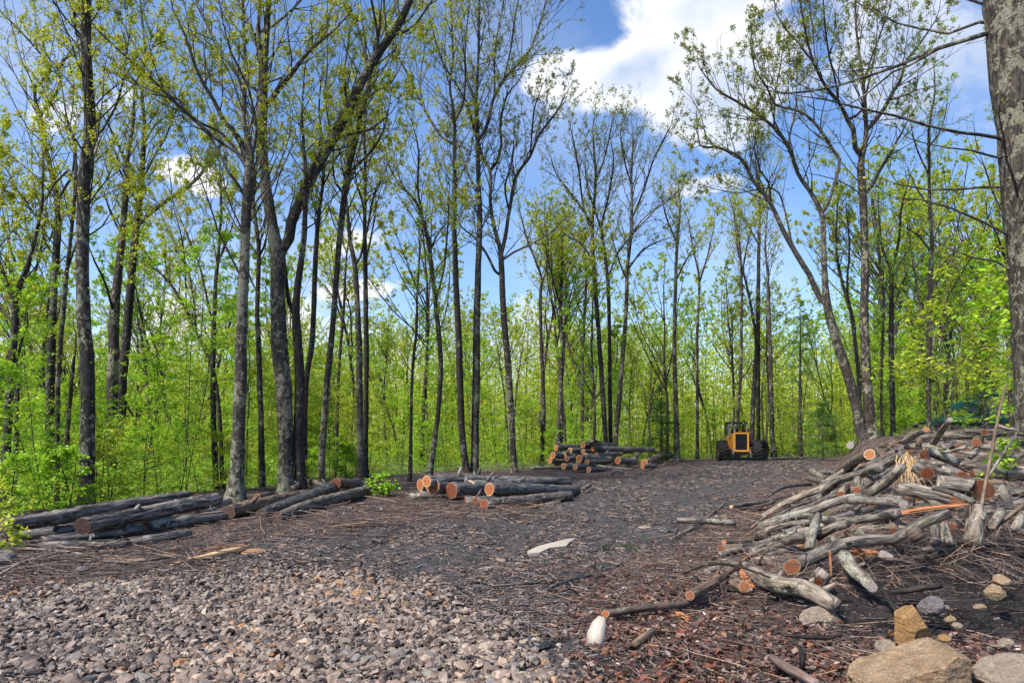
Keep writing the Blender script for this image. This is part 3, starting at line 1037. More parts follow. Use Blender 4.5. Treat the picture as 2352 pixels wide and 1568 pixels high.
# ------------------------------------------------------------------ the trees that can be told apart (points: x, y, width on the 2352 px picture)
def build_hero_trees():
    T = hero_tree
    T('dark forked tree at the edge of the picture beside the low yellow shrub',
      [[(10, 1120, 24), (20, 920, 20), (30, 790, 18), (35, 720, 17), (32, 690, 15), (45, 650, 13), (62, 610, 12), (80, 540, 9), (95, 480, 7), (100, 400, 5)],
       [(30, 690, 14), (10, 640, 12), (-10, 580, 10), (-20, 480, 8), (-10, 380, 5)],
       [(22, 900, 8), (35, 850, 7), (50, 790, 6), (63, 760, 5)],
       [(35, 600, 6), (20, 560, 5), (5, 480, 4)]], Y=17.5, zc=760, seed=1)
    T('crooked tree with two curving upper limbs left of the straight dark trunk',
      [[(108, 1165, 22), (112, 1046, 21), (115, 856, 20), (120, 723, 17), (128, 590, 15), (134, 500, 13), (123, 417, 12), (107, 350, 11), (93, 283, 11), (90, 263, 10), (80, 233, 8), (78, 193, 8), (95, 178, 7), (110, 160, 7), (114, 145, 6), (95, 120, 5), (67, 90, 5), (33, 53, 4), (0, 20, 4)],
       [(90, 265, 9), (105, 245, 7), (127, 217, 7), (137, 180, 7), (133, 160, 7), (160, 120, 5), (178, 95, 4)],
       [(131, 460, 7), (150, 430, 6), (168, 390, 5), (172, 300, 4)],
       [(118, 520, 6), (90, 500, 5), (60, 470, 5), (20, 395, 4), (-10, 350, 3)]], zc=620, seed=2, limbk=[.3, -.2, .2])
    T('slim dark companion trunk close beside the crooked tree',
      [[(131, 1120, 12), (133, 860, 12), (143, 723, 11), (153, 606, 10), (163, 523, 9), (170, 417, 8), (168, 330, 6), (150, 270, 5), (140, 200, 4)],
       [(150, 620, 5), (175, 560, 4), (200, 500, 3)]], Y=17.5, zc=600, seed=3)
    T('tall straight dark trunk with pale lichen spots behind the long oak logs',
      [[(196, 1165, 37), (200, 1023, 35), (200, 856, 33), (192, 756, 33), (187, 656, 31), (187, 523, 30), (190, 433, 30), (205, 300, 27), (200, 200, 25), (197, 100, 24), (200, 0, 22)],
       [(204, 330, 8), (235, 300, 6), (275, 215, 5), (290, 120, 4), (300, 40, 3)],
       [(190, 420, 7), (160, 390, 6), (130, 420, 5), (100, 470, 4)],
       [(198, 110, 8), (175, 80, 6), (170, 30, 6), (165, 0, 5)],
       [(200, 560, 5), (235, 520, 4), (260, 480, 3)]], zc=560, seed=4, tufts=70)
    T('slim mossy trunk of the close pair behind the long logs, forking high up',
      [[(252, 1140, 30), (257, 990, 27), (262, 823, 26), (264, 723, 24), (273, 623, 19), (283, 523, 16), (290, 430, 14), (291, 367, 12), (300, 317, 9), (307, 267, 8), (308, 200, 6)],
       [(291, 375, 8), (270, 330, 6), (250, 290, 5), (225, 250, 4)],
       [(264, 720, 7), (240, 650, 6), (215, 600, 5), (205, 570, 4)],
       [(280, 545, 6), (255, 490, 5), (235, 430, 4)]], zc=560, seed=5)
    T('trunk of the close pair with a long bent limb reaching toward the thick lichen trunk',
      [[(275, 1135, 24), (280, 890, 23), (287, 823, 22), (300, 690, 20), (307, 606, 18), (315, 523, 17), (326, 440, 14), (328, 400, 13), (333, 333, 11), (333, 267, 9), (328, 220, 8), (335, 120, 6), (325, 20, 4)],
       [(315, 520, 9), (335, 500, 10), (383, 463, 10), (433, 427, 9), (467, 393, 8), (476, 360, 7), (483, 333, 6)],
       [(327, 420, 6), (350, 370, 6), (380, 320, 5), (400, 270, 5), (418, 235, 4)],
       [(316, 470, 7), (295, 430, 6), (270, 380, 5), (240, 330, 4)],
       [(332, 330, 5), (355, 290, 4), (390, 260, 4)]], zc=560, seed=6, limbk=[.1, .3, -.3, .4])
    T('grey lichen covered trunk with a broad flared foot between the two log stacks',
      [[(541, 1150, 52), (544, 1100, 38), (546, 1040, 34), (550, 990, 33), (553, 856, 32), (557, 723, 27), (563, 590, 25), (567, 500, 25), (573, 400, 26), (575, 350, 20), (563, 290, 12), (563, 233, 10), (563, 117, 8), (560, 10, 6)],
       [(573, 390, 14), (555, 330, 15), (534, 297, 13), (517, 283, 12), (493, 233, 10), (473, 200, 9), (450, 150, 7), (430, 90, 6), (400, 20, 4)],
       [(570, 385, 12), (545, 350, 9), (520, 335, 9), (467, 293, 9), (407, 240, 8), (350, 183, 7), (300, 140, 6), (250, 97, 5), (215, 60, 4)],
       [(572, 400, 10), (545, 350, 8), (500, 300, 7), (450, 280, 7), (405, 230, 6), (340, 215, 5), (300, 180, 4), (255, 170, 3)],
       [(569, 470, 9), (550, 430, 8), (520, 390, 7), (500, 345, 6), (470, 300, 5), (440, 290, 4)],
       [(560, 650, 6), (530, 590, 5), (500, 530, 5), (480, 470, 4), (410, 290, 3)],
       [(575, 360, 8), (590, 300, 7), (570, 200, 6), (530, 120, 5), (510, 40, 4)]], zc=560, seed=7, bark=BARK_PALE, limbk=[.1, -.3, .3, -.2, .2, -.4])
    T('largest forked trunk with a heavy limb leaning out over the landing',
      [[(657, 1132, 40), (657, 1023, 39), (653, 890, 41), (643, 790, 42), (640, 690, 37), (636, 590, 36), (628, 523, 30), (615, 450, 27), (610, 400, 26), (603, 300, 28), (607, 200, 25), (611, 130, 22), (617, 67, 16), (621, 0, 14)],
       [(645, 590, 26), (663, 548, 27), (668, 510, 27), (693, 450, 26), (723, 390, 26), (760, 327, 25), (800, 250, 24), (834, 183, 22), (874, 117, 22), (911, 67, 20), (944, 0, 17)],
       [(611, 140, 14), (597, 120, 12), (580, 83, 11), (570, 55, 9), (560, 30, 8), (545, 0, 6)],
       [(616, 240, 14), (625, 226, 14), (642, 200, 14), (667, 170, 12), (693, 133, 10), (717, 107, 8), (767, 67, 5), (800, 30, 4)],
       [(578, 82, 9), (600, 72, 8), (625, 60, 8), (650, 40, 7), (673, 20, 6), (695, -5, 5)],
       [(605, 230, 9), (570, 190, 8), (520, 130, 7), (480, 60, 6), (455, 10, 5)],
       [(864, 130, 8), (868, 90, 8), (860, 40, 7), (852, 0, 6)],
       [(905, 80, 8), (935, 70, 7), (965, 40, 6), (985, 10, 5)],
       [(597, 120, 9), (592, 70, 10), (594, 30, 9), (596, 0, 8)],
       [(760, 327, 7), (800, 310, 6), (850, 300, 5), (900, 260, 4)],
       [(606, 350, 8), (575, 310, 6), (545, 240, 6), (500, 190, 5), (440, 150, 4)]], zc=480, seed=8, bark=BARK_PALE, limbk=[.12, .3, -.3, .3, .4, -.3, -.3, -.2, .3, .4], l1=(.9, 3.0), tufts=60)
    T('dark trunk hugging the back of the largest forked trunk',
      [[(690, 1120, 30), (684, 1006, 28), (687, 890, 26), (683, 800, 25), (678, 730, 22), (683, 656, 18), (697, 556, 15), (700, 500, 13), (703, 400, 10), (700, 350, 9), (695, 260, 6), (700, 160, 4)],
       [(677, 730, 12), (664, 690, 12), (658, 640, 10), (652, 560, 8), (668, 470, 6)],
       [(702, 430, 6), (720, 380, 5), (745, 330, 4)]], Y=20.5, zc=560, seed=9)
    T('slim leaning grey trunk just right of the largest forked trunk',
      [[(698, 1100, 16), (703, 890, 15), (717, 790, 15), (723, 690, 14), (727, 590, 13), (732, 500, 11), (742, 430, 9), (745, 350, 7), (735, 250, 5), (745, 150, 4)],
       [(731, 510, 6), (715, 450, 5), (722, 380, 4)],
       [(741, 440, 5), (765, 380, 4), (790, 330, 3)]], Y=23, zc=560, seed=10, bark=BARK)
    T('straight lichen flecked trunk crossing under the heavy leaning limb',
      [[(738, 1105, 18), (741, 1023, 17), (750, 890, 16), (763, 756, 15), (777, 590, 15), (785, 500, 16), (797, 400, 16), (815, 317, 16), (832, 250, 13), (850, 167, 10), (862, 90, 7), (878, 20, 5)],
       [(797, 400, 7), (825, 375, 6), (855, 345, 6), (880, 300, 5), (893, 240, 4)],
       [(790, 460, 6), (770, 420, 5), (765, 350, 5), (780, 260, 4)],
       [(814, 320, 6), (800, 260, 5), (790, 180, 5), (800, 90, 4)],
       [(836, 235, 6), (862, 210, 5), (900, 190, 4), (930, 130, 3)]], Y=24, zc=560, seed=11, bark=BARK_PALE)
    T('pale twin stem with a bend below its fork behind the first log stack',
      [[(830, 1110, 19), (827, 1023, 18), (826, 856, 17), (822, 723, 15), (816, 610, 13), (806, 560, 11), (800, 500, 9), (795, 430, 7), (800, 330, 5), (790, 230, 4)],
       [(817, 612, 8), (828, 590, 7), (835, 560, 7), (845, 520, 6), (858, 450, 6), (880, 400, 5)]], Y=26.5, zc=560, seed=12, bark=BARK_PALE)
    T('dark slender stem of the twin standing behind the first log stack',
      [[(838, 1105, 14), (839, 990, 14), (841, 790, 13), (839, 656, 12), (837, 523, 10), (838, 450, 8), (836, 330, 6), (842, 200, 4)],
       [(839, 600, 5), (852, 540, 5), (862, 490, 4), (862, 450, 4)],
       [(838, 480, 5), (820, 420, 4), (812, 340, 3)]], Y=27, zc=560, seed=13)
    T('thin black understory stem left of the stacked red logs',
      [[(940, 1110, 9), (944, 1023, 9), (947, 856, 8), (957, 756, 7), (958, 680, 5), (962, 600, 4), (960, 520, 3)]], Y=25, zc=880, seed=14, lsize=.065, leaf=LEAF_SPRING, q=7, l1=(.6, 1.4))
    T('mid sized trunk with a curved left leaning top behind the stacked red logs',
      [[(985, 1095, 13), (1001, 990, 13), (1011, 856, 13), (1004, 756, 13), (997, 690, 12), (984, 573, 11), (972, 520, 10), (951, 460, 8), (917, 423, 6), (891, 383, 5), (880, 330, 4)],
       [(967, 500, 7), (960, 430, 6), (962, 350, 5), (950, 290, 4)],
       [(998, 690, 6), (1020, 620, 5), (1028, 540, 5), (1033, 450, 4)],
       [(985, 580, 5), (1010, 530, 4), (1040, 500, 3)]], Y=29, zc=640, seed=15)
    T('straight trunk behind the stacked red logs that forks into a wide V near its top',
      [[(1072, 1085, 18), (1061, 990, 17), (1057, 856, 17), (1052, 723, 16), (1047, 623, 14), (1044, 523, 12), (1046, 460, 10), (1046, 367, 10), (1047, 300, 9), (1044, 250, 7), (1037, 200, 6), (1045, 133, 5), (1042, 60, 4), (1040, 0, 4)],
       [(1047, 335, 8), (1017, 318, 7), (997, 290, 7), (971, 247, 6), (951, 200, 6), (927, 150, 5), (911, 123, 4), (900, 60, 3)],
       [(1047, 290, 6), (1062, 240, 6), (1068, 170, 5), (1060, 80, 4)],
       [(1045, 480, 5), (1015, 430, 4), (1000, 370, 4)],
       [(971, 250, 4), (965, 190, 4), (975, 110, 3)],
       [(1046, 420, 5), (1075, 370, 4), (1090, 300, 3)]], zc=560, seed=16, limbk=[.2, -.3, .4, 0, .2])
    T('pale lichen trunk with a tall fan shaped crown beside the open sky',
      [[(1090, 1085, 22), (1091, 1006, 20), (1094, 856, 20), (1094, 723, 18), (1097, 623, 16), (1101, 523, 15), (1101, 460, 12), (1097, 367, 12), (1096, 310, 10), (1094, 233, 8), (1097, 167, 7), (1100, 80, 6), (1101, 0, 5)],
       [(1097, 330, 9), (1117, 290, 8), (1131, 233, 8), (1154, 187, 8), (1184, 153, 7), (1217, 113, 6), (1241, 50, 5), (1252, 10, 4)],
       [(1097, 320, 7), (1077, 247, 6), (1047, 193, 5), (1020, 150, 5), (1000, 90, 4), (985, 30, 3)],
       [(1120, 285, 6), (1135, 220, 5), (1138, 130, 5), (1150, 50, 4), (1160, 0, 3)],
       [(1154, 187, 5), (1170, 130, 4), (1180, 60, 4), (1190, 0, 3)],
       [(1098, 250, 5), (1075, 180, 4), (1070, 100, 4), (1078, 20, 3)],
       [(1100, 450, 5), (1075, 400, 4), (1060, 350, 4), (1040, 300, 3)]], zc=560, seed=17, bark=BARK_PALE, leaf=LEAF_OAK, limbk=[.1, -.2, .3, -.3, .4, .3])
    T('trunk with low swept limbs spreading both ways toward the gap of sky',
      [[(1182, 1085, 18), (1177, 1023, 17), (1167, 856, 18), (1157, 756, 17), (1149, 623, 16), (1146, 573, 13), (1133, 523, 10), (1124, 467, 9), (1121, 393, 9), (1104, 363, 7), (1090, 310, 5), (1085, 240, 4)],
       [(1148, 590, 10), (1160, 546, 10), (1167, 500, 9), (1184, 410, 8), (1217, 360, 7), (1237, 313, 6), (1277, 260, 5), (1295, 225, 4)],
       [(1121, 395, 7), (1141, 373, 7), (1151, 333, 6), (1150, 280, 6), (1165, 220, 5), (1190, 190, 4)],
       [(1148, 640, 7), (1137, 622, 7), (1117, 580, 6), (1090, 545, 5), (1060, 520, 4), (1030, 470, 3)],
       [(1155, 600, 6), (1180, 580, 6), (1211, 565, 5), (1261, 536, 4), (1300, 500, 3)],
       [(1170, 480, 6), (1160, 430, 5), (1175, 380, 5), (1180, 330, 4)],
       [(1217, 360, 5), (1222, 310, 4), (1228, 250, 4), (1245, 200, 3)]], zc=640, seed=18, leaf=LEAF_OAK, limbk=[.1, -.3, .2, -.2, .3, -.3])
    T('leftmost stem of the three dark trunks rising behind the far log heap',
      [[(1392, 1050, 13), (1391, 1006, 13), (1384, 890, 13), (1377, 790, 12), (1367, 656, 11), (1361, 556, 10), (1362, 500, 8), (1369, 417, 7), (1366, 350, 6), (1362, 290, 4)],
       [(1362, 520, 6), (1330, 470, 6), (1300, 430, 5), (1275, 395, 4), (1260, 350, 3)],
       [(1361, 545, 6), (1340, 470, 5), (1330, 400, 5), (1318, 330, 4), (1310, 290, 3)],
       [(1369, 420, 5), (1385, 370, 4), (1400, 310, 4), (1405, 280, 3)],
       [(1365, 600, 5), (1335, 560, 4), (1300, 540, 3), (1275, 500, 3)]], Y=43, zc=600, seed=19, leaf=LEAF_OAK, lsize=.075, tufts=25, q=7)
    T('middle stem of the three dark trunks rising behind the far log heap',
      [[(1402, 1050, 11), (1402, 1006, 11), (1401, 790, 10), (1397, 656, 10), (1388, 570, 8), (1382, 520, 7), (1400, 440, 5), (1410, 370, 4), (1405, 330, 3)],
       [(1397, 640, 5), (1415, 590, 5), (1435, 560, 4), (1465, 525, 4), (1500, 490, 3)],
       [(1388, 570, 5), (1372, 500, 4), (1350, 430, 4), (1345, 370, 3)]], Y=43.5, zc=620, seed=20, leaf=LEAF_OAK, lsize=.075, tufts=15, q=7)
    T('leaning right hand stem of the three dark trunks behind the far log heap',
      [[(1412, 1050, 14), (1415, 1000, 13), (1427, 873, 12), (1439, 723, 10), (1442, 623, 9), (1451, 540, 8), (1453, 480, 7), (1451, 400, 6), (1455, 333, 5), (1452, 290, 3)],
       [(1441, 620, 5), (1470, 580, 5), (1500, 560, 4), (1540, 545, 3)],
       [(1452, 500, 5), (1480, 430, 5), (1500, 370, 4), (1525, 320, 4), (1540, 290, 3)],
       [(1450, 540, 5), (1480, 500, 4), (1520, 470, 4), (1560, 440, 3)],
       [(1452, 420, 4), (1435, 370, 4), (1425, 310, 3), (1430, 280, 3)],
       [(1442, 640, 4), (1420, 590, 4), (1405, 540, 3)]], Y=43, zc=620, seed=21, leaf=LEAF_OAK, lsize=.075, tufts=20, q=7)
    T('slender trunk rising from the far end of the long top log',
      [[(1554, 1040, 16), (1554, 990, 14), (1549, 790, 10), (1551, 656, 9), (1554, 556, 8), (1560, 480, 6), (1555, 420, 4)],
       [(1552, 640, 5), (1575, 600, 4), (1600, 560, 3)], [(1554, 560, 4), (1530, 500, 4), (1520, 450, 3)]], Y=47, zc=620, seed=22, lsize=.075, tufts=20, q=7)
    T('tall mast like trunk standing directly behind the yellow skidder',
      [[(1742, 1040, 12), (1741, 956, 11), (1741, 823, 12), (1741, 690, 10), (1743, 556, 9), (1745, 460, 7), (1742, 380, 5), (1735, 310, 4)],
       [(1744, 500, 5), (1765, 450, 4), (1785, 400, 3)], [(1742, 560, 4), (1715, 510, 4), (1690, 470, 3)]], Y=60, zc=560, seed=23, lsize=.08, tufts=10, q=6)
    T('short leaning trunk close behind the cab of the yellow skidder',
      [[(1725, 1040, 13), (1728, 973, 12), (1735, 860, 10), (1738, 780, 8), (1722, 680, 6), (1700, 590, 5), (1690, 520, 4)]], Y=59, zc=760, seed=24, lsize=.08, tufts=10, q=7)
    T('grey trunk with dead side twigs just right of the skidder wheels',
      [[(1777, 1030, 14), (1775, 1000, 12), (1771, 856, 11), (1768, 723, 9), (1766, 640, 7), (1760, 560, 5), (1765, 480, 4)],
       [(1772, 830, 4), (1800, 800, 3), (1825, 770, 3)]], Y=52, zc=680, seed=25, lsize=.075, tufts=10)
    T('thin trunk seen left of the skidder roof with a forked top',
      [[(1690, 1030, 9), (1695, 950, 8), (1701, 856, 8), (1703, 723, 7), (1702, 620, 6), (1695, 540, 5), (1680, 470, 4)],
       [(1702, 640, 4), (1715, 570, 4), (1730, 500, 3)]], Y=56, zc=640, seed=26, lsize=.08, tufts=10)
    T('slim pale trunk midway between the far log heap and the skidder',
      [[(1602, 1035, 9), (1601, 900, 8), (1601, 790, 8), (1604, 700, 7), (1606, 640, 6), (1590, 560, 4), (1580, 500, 3)],
       [(1605, 650, 4), (1625, 590, 4), (1640, 520, 3)]], Y=55, zc=640, seed=27, lsize=.08, tufts=10)
    T('pale lichen trunk leaning hard to the sky gap beside the brush heap',
      [[(1988, 1012, 27), (1976, 985, 24), (1965, 923, 23), (1941, 840, 24), (1918, 773, 21), (1905, 723, 20), (1897, 656, 16), (1893, 573, 13), (1892, 520, 13), (1888, 490, 12), (1868, 450, 10), (1835, 400, 9), (1815, 340, 9), (1781, 293, 8), (1740, 262, 7), (1701, 237, 6), (1648, 207, 5), (1620, 170, 4)],
       [(1900, 700, 14), (1881, 680, 14), (1858, 630, 14), (1828, 583, 13), (1795, 523, 12), (1768, 467, 10), (1728, 417, 9), (1701, 367, 8), (1670, 347, 7), (1640, 337, 6), (1605, 333, 5), (1600, 290, 3)],
       [(1891, 500, 9), (1901, 470, 8), (1918, 417, 9), (1928, 367, 9), (1912, 342, 8), (1885, 300, 8), (1851, 263, 7), (1815, 250, 6), (1781, 240, 6), (1761, 200, 5), (1735, 160, 4), (1725, 100, 4)],
       [(1781, 293, 6), (1778, 260, 5), (1779, 215, 5), (1790, 160, 4), (1800, 90, 3)],
       [(1768, 467, 6), (1765, 420, 5), (1745, 390, 4), (1735, 340, 4)],
       [(1815, 345, 5), (1815, 310, 5), (1830, 250, 4), (1835, 170, 3)],
       [(1640, 337, 4), (1620, 310, 4), (1612, 270, 3), (1590, 230, 3)],
       [(1850, 600, 6), (1820, 560, 5), (1790, 440, 4), (1750, 430, 4), (1690, 440, 3), (1620, 425, 3)]], Y=25, zc=470, seed=28, bark=BARK_PALE, leaf=LEAF_OAK, limbk=[.25, -.25, .4, -.3, .4, 0, .3], tufts=30)
    T('upright dark trunk with a candelabra crown rising behind the brush heap',
      [[(2003, 1018, 34), (2000, 990, 29), (1995, 920, 25), (1991, 856, 23), (1985, 723, 21), (1988, 623, 19), (1986, 523, 18), (1983, 450, 19), (1978, 383, 18), (1985, 340, 13), (1991, 300, 11), (1988, 240, 9), (1985, 200, 8), (1975, 120, 6), (1968, 50, 5), (1966, 0, 4)],
       [(1978, 370, 13), (1964, 340, 13), (1961, 300, 12), (1948, 277, 11), (1925, 233, 9), (1901, 207, 8), (1868, 147, 7), (1851, 83, 5), (1840, 20, 4)],
       [(1990, 310, 10), (2005, 285, 10), (2031, 250, 9), (2050, 215, 8), (2068, 187, 7), (2085, 140, 6), (2118, 97, 5), (2150, 50, 4)],
       [(1950, 280, 8), (1968, 265, 7), (1983, 250, 6), (1995, 190, 5), (2010, 120, 4), (2015, 40, 3)],
       [(1992, 450, 9), (2003, 425, 8), (2018, 393, 8), (2041, 353, 7), (2065, 310, 5), (2080, 280, 4)],
       [(1925, 233, 6), (1920, 190, 5), (1905, 130, 5), (1895, 60, 4), (1890, 0, 3)],
       [(2045, 225, 6), (2075, 220, 5), (2105, 205, 4), (2108, 170, 3)],
       [(1985, 200, 5), (2000, 140, 4), (2020, 90, 4), (2045, 20, 3)],
       [(1868, 147, 5), (1835, 100, 4), (1800, 60, 4), (1780, 20, 3)]], Y=25, zc=470, seed=29, leaf=LEAF_OAK, limbk=[-.2, .3, .4, .2, -.4, .2, -.3, .2], tufts=30)
    T('dim trunk half hidden behind the leaning lichen trunk',
      [[(1975, 1010, 11), (1971, 856, 11), (1962, 780, 10), (1955, 723, 10), (1931, 640, 8), (1920, 560, 6), (1925, 470, 5)],
       [(1960, 740, 7), (1945, 660, 6), (1950, 580, 5), (1945, 500, 4)]], Y=29, zc=650, seed=30, leaf=LEAF_YELLOW)
    T('young trunk with a clear Y fork right of the candelabra tree',
      [[(2052, 1010, 14), (2051, 990, 13), (2048, 823, 13), (2048, 656, 11), (2048, 623, 10), (2035, 590, 7), (2025, 560, 7), (2020, 500, 5), (2018, 440, 4)],
       [(2049, 625, 8), (2058, 590, 7), (2068, 540, 6), (2072, 480, 5), (2085, 430, 4)]], Y=30, zc=760, seed=31, leaf=LEAF_SPRING, q=8)
    T('straight thin trunk above the orange tipped end of the brush heap',
      [[(2134, 1000, 13), (2133, 956, 12), (2135, 823, 12), (2138, 690, 12), (2141, 600, 10), (2143, 540, 9), (2138, 467, 7), (2136, 380, 7), (2135, 300, 6), (2142, 250, 5), (2148, 213, 4), (2146, 150, 3)],
       [(2139, 480, 4), (2110, 440, 4), (2090, 390, 3)], [(2136, 340, 4), (2165, 290, 4), (2175, 240, 3)],
       [(2141, 590, 5), (2110, 540, 4), (2080, 520, 3)], [(2136, 400, 4), (2105, 340, 4), (2090, 280, 3)]], Y=27, zc=700, seed=32, leaf=LEAF_SPRING, q=8, dens=.8)
    T('very thin pole like stem between the forked young trunk and the lichen pair',
      [[(2028, 1010, 7), (2025, 973, 7), (2026, 800, 6), (2030, 700, 5), (2028, 600, 4)]], Y=29, zc=800, seed=33, leaf=LEAF_SPRING, q=7, l1=(.6, 1.4))
    T('dark trunk fading into the bright leaves next to the huge near trunk',
      [[(2322, 1000, 10), (2320, 870, 10), (2315, 756, 9), (2315, 640, 9), (2313, 556, 8), (2310, 460, 6), (2300, 380, 4)],
       [(2314, 600, 4), (2290, 540, 4), (2270, 500, 3)]], Y=21, zc=820, seed=34, leaf=LEAF_YELLOW, q=8)
    T('huge near trunk crusted with grey lichen and long bare branches crossing the sky',
      [[(2392, 1010, 100), (2386, 860, 96), (2378, 700, 94), (2366, 523, 96), (2354, 350, 100), (2338, 180, 106), (2328, 60, 110), (2323, 0, 112)],
       [(2335, 62, 15), (2268, 77, 13), (2201, 97, 11), (2118, 127, 9), (2068, 150, 8), (2001, 173, 7), (1935, 193, 6), (1868, 207, 5), (1800, 213, 4), (1760, 205, 3)],
       [(2340, 325, 10), (2295, 318, 9), (2201, 307, 8), (2118, 290, 7), (2051, 267, 6), (1968, 247, 5), (1900, 230, 4), (1830, 218, 3)],
       [(2345, 440, 8), (2301, 430, 7), (2210, 432, 6), (2135, 433, 5), (2068, 423, 4), (2020, 405, 3)],
       [(2340, 375, 7), (2295, 363, 6), (2230, 345, 5), (2180, 338, 4), (2100, 320, 3)],
       [(2150, 112, 8), (2090, 150, 6), (2050, 165, 5), (1990, 215, 4), (1945, 240, 3), (1910, 248, 3)],
       [(2340, 40, 9), (2250, 50, 8), (2180, 75, 7), (2110, 60, 5), (2060, 50, 4), (2000, 20, 3)],
       [(2340, 20, 9), (2260, 10, 8), (2200, -10, 6)],
       [(2345, 545, 8), (2260, 510, 6), (2190, 480, 5), (2120, 460, 4), (2060, 455, 3)],
       [(2350, 640, 8), (2290, 600, 6), (2230, 590, 5), (2160, 560, 4)]], Y=11, zc=1000, seed=35, bark=BARK_PALE, leaf=LEAF_CROWN, dens=.5, lsize=.05, tufts=12, limbk=[.15, -.2, .3, -.3, .1, .3, .3, .2, .3], q=2, m2=3, m3=2, l1=(.6, 1.6))
    T('dark trunk in the shade between the close pair and the flared grey trunk',
      [[(497, 1120, 15), (492, 950, 14), (490, 873, 14), (493, 756, 12), (497, 660, 10), (505, 560, 8), (510, 470, 6), (505, 380, 4)],
       [(492, 760, 6), (478, 700, 6), (462, 620, 5), (430, 540, 4), (400, 470, 3)], [(500, 620, 5), (520, 560, 4), (540, 500, 3)]], Y=22, zc=640, seed=36)
    T('slanting stem that leans left out of the shade behind the first logs',
      [[(512, 1120, 12), (505, 950, 11), (490, 850, 10), (462, 785, 9), (440, 740, 8), (417, 690, 7), (377, 636, 6), (330, 600, 4)],
       [(455, 770, 6), (445, 690, 6), (430, 610, 5), (385, 530, 4), (360, 470, 3)], [(430, 715, 5), (425, 650, 4), (420, 560, 4), (400, 480, 3)]], Y=23, zc=800, seed=37)
    T('knotty dark trunk between the flared grey trunk and the largest fork',
      [[(603, 1120, 16), (600, 1000, 15), (594, 856, 14), (592, 760, 13), (590, 723, 12), (593, 590, 11), (588, 520, 10), (580, 450, 8), (590, 360, 6), (585, 280, 4)],
       [(591, 600, 6), (605, 570, 6), (612, 540, 5)], [(592, 680, 5), (575, 640, 5), (560, 600, 4)]], Y=22, zc=620, seed=38)
    T('broken slanting dead stem left of the straight dark trunk',
      [[(148, 1130, 12), (160, 940, 11), (170, 840, 9), (176, 800, 6)]], Y=19, zc=0, seed=39, tufts=6, ext=False)
    T('faint far trunk framed between the slim grey trunk and the twin stems',
      [[(772, 1090, 9), (775, 900, 8), (782, 780, 8), (790, 690, 7), (795, 600, 5), (805, 520, 4)], [(786, 740, 4), (770, 680, 4), (760, 610, 3)]], Y=33, zc=720, seed=40, leaf=LEAF_YELLOW, lsize=.07)
    T('short dark stem among saplings at the outer end of the long logs',
      [[(30, 1150, 12), (38, 1000, 11), (42, 880, 9), (50, 800, 7), (60, 720, 5)]], Y=20, zc=860, seed=41, leaf=LEAF_YELLOW)
    T('slender trunk in the gap between the fan crown tree and the three dark trunks',
      [[(1290, 1060, 11), (1288, 900, 10), (1290, 790, 9), (1288, 690, 8), (1293, 600, 6), (1290, 520, 4)],
       [(1290, 780, 4), (1310, 700, 4), (1330, 640, 3)], [(1289, 700, 4), (1270, 640, 4), (1255, 570, 3)]], Y=42, zc=700, seed=42, leaf=LEAF_YELLOW, lsize=.075, q=7)
    T('forked slender trunk with upswept limbs left of the three dark trunks',
      [[(1244, 1065, 12), (1247, 930, 11), (1243, 800, 9), (1240, 690, 8), (1242, 640, 7), (1225, 590, 5), (1205, 540, 5), (1190, 480, 3)],
       [(1241, 660, 5), (1255, 610, 5), (1258, 560, 4), (1250, 500, 3)]], Y=40, zc=680, seed=43, leaf=LEAF_YELLOW, lsize=.075, q=7)
    T('pale distant trunk right of the leaning stem of the three dark trunks',
      [[(1338, 1050, 9), (1337, 900, 9), (1340, 760, 8), (1345, 650, 6), (1340, 560, 4)], [(1341, 740, 4), (1325, 690, 3), (1310, 620, 3)]], Y=48, zc=740, seed=44, leaf=LEAF_YELLOW, lsize=.08, q=7)


build_hero_trees()


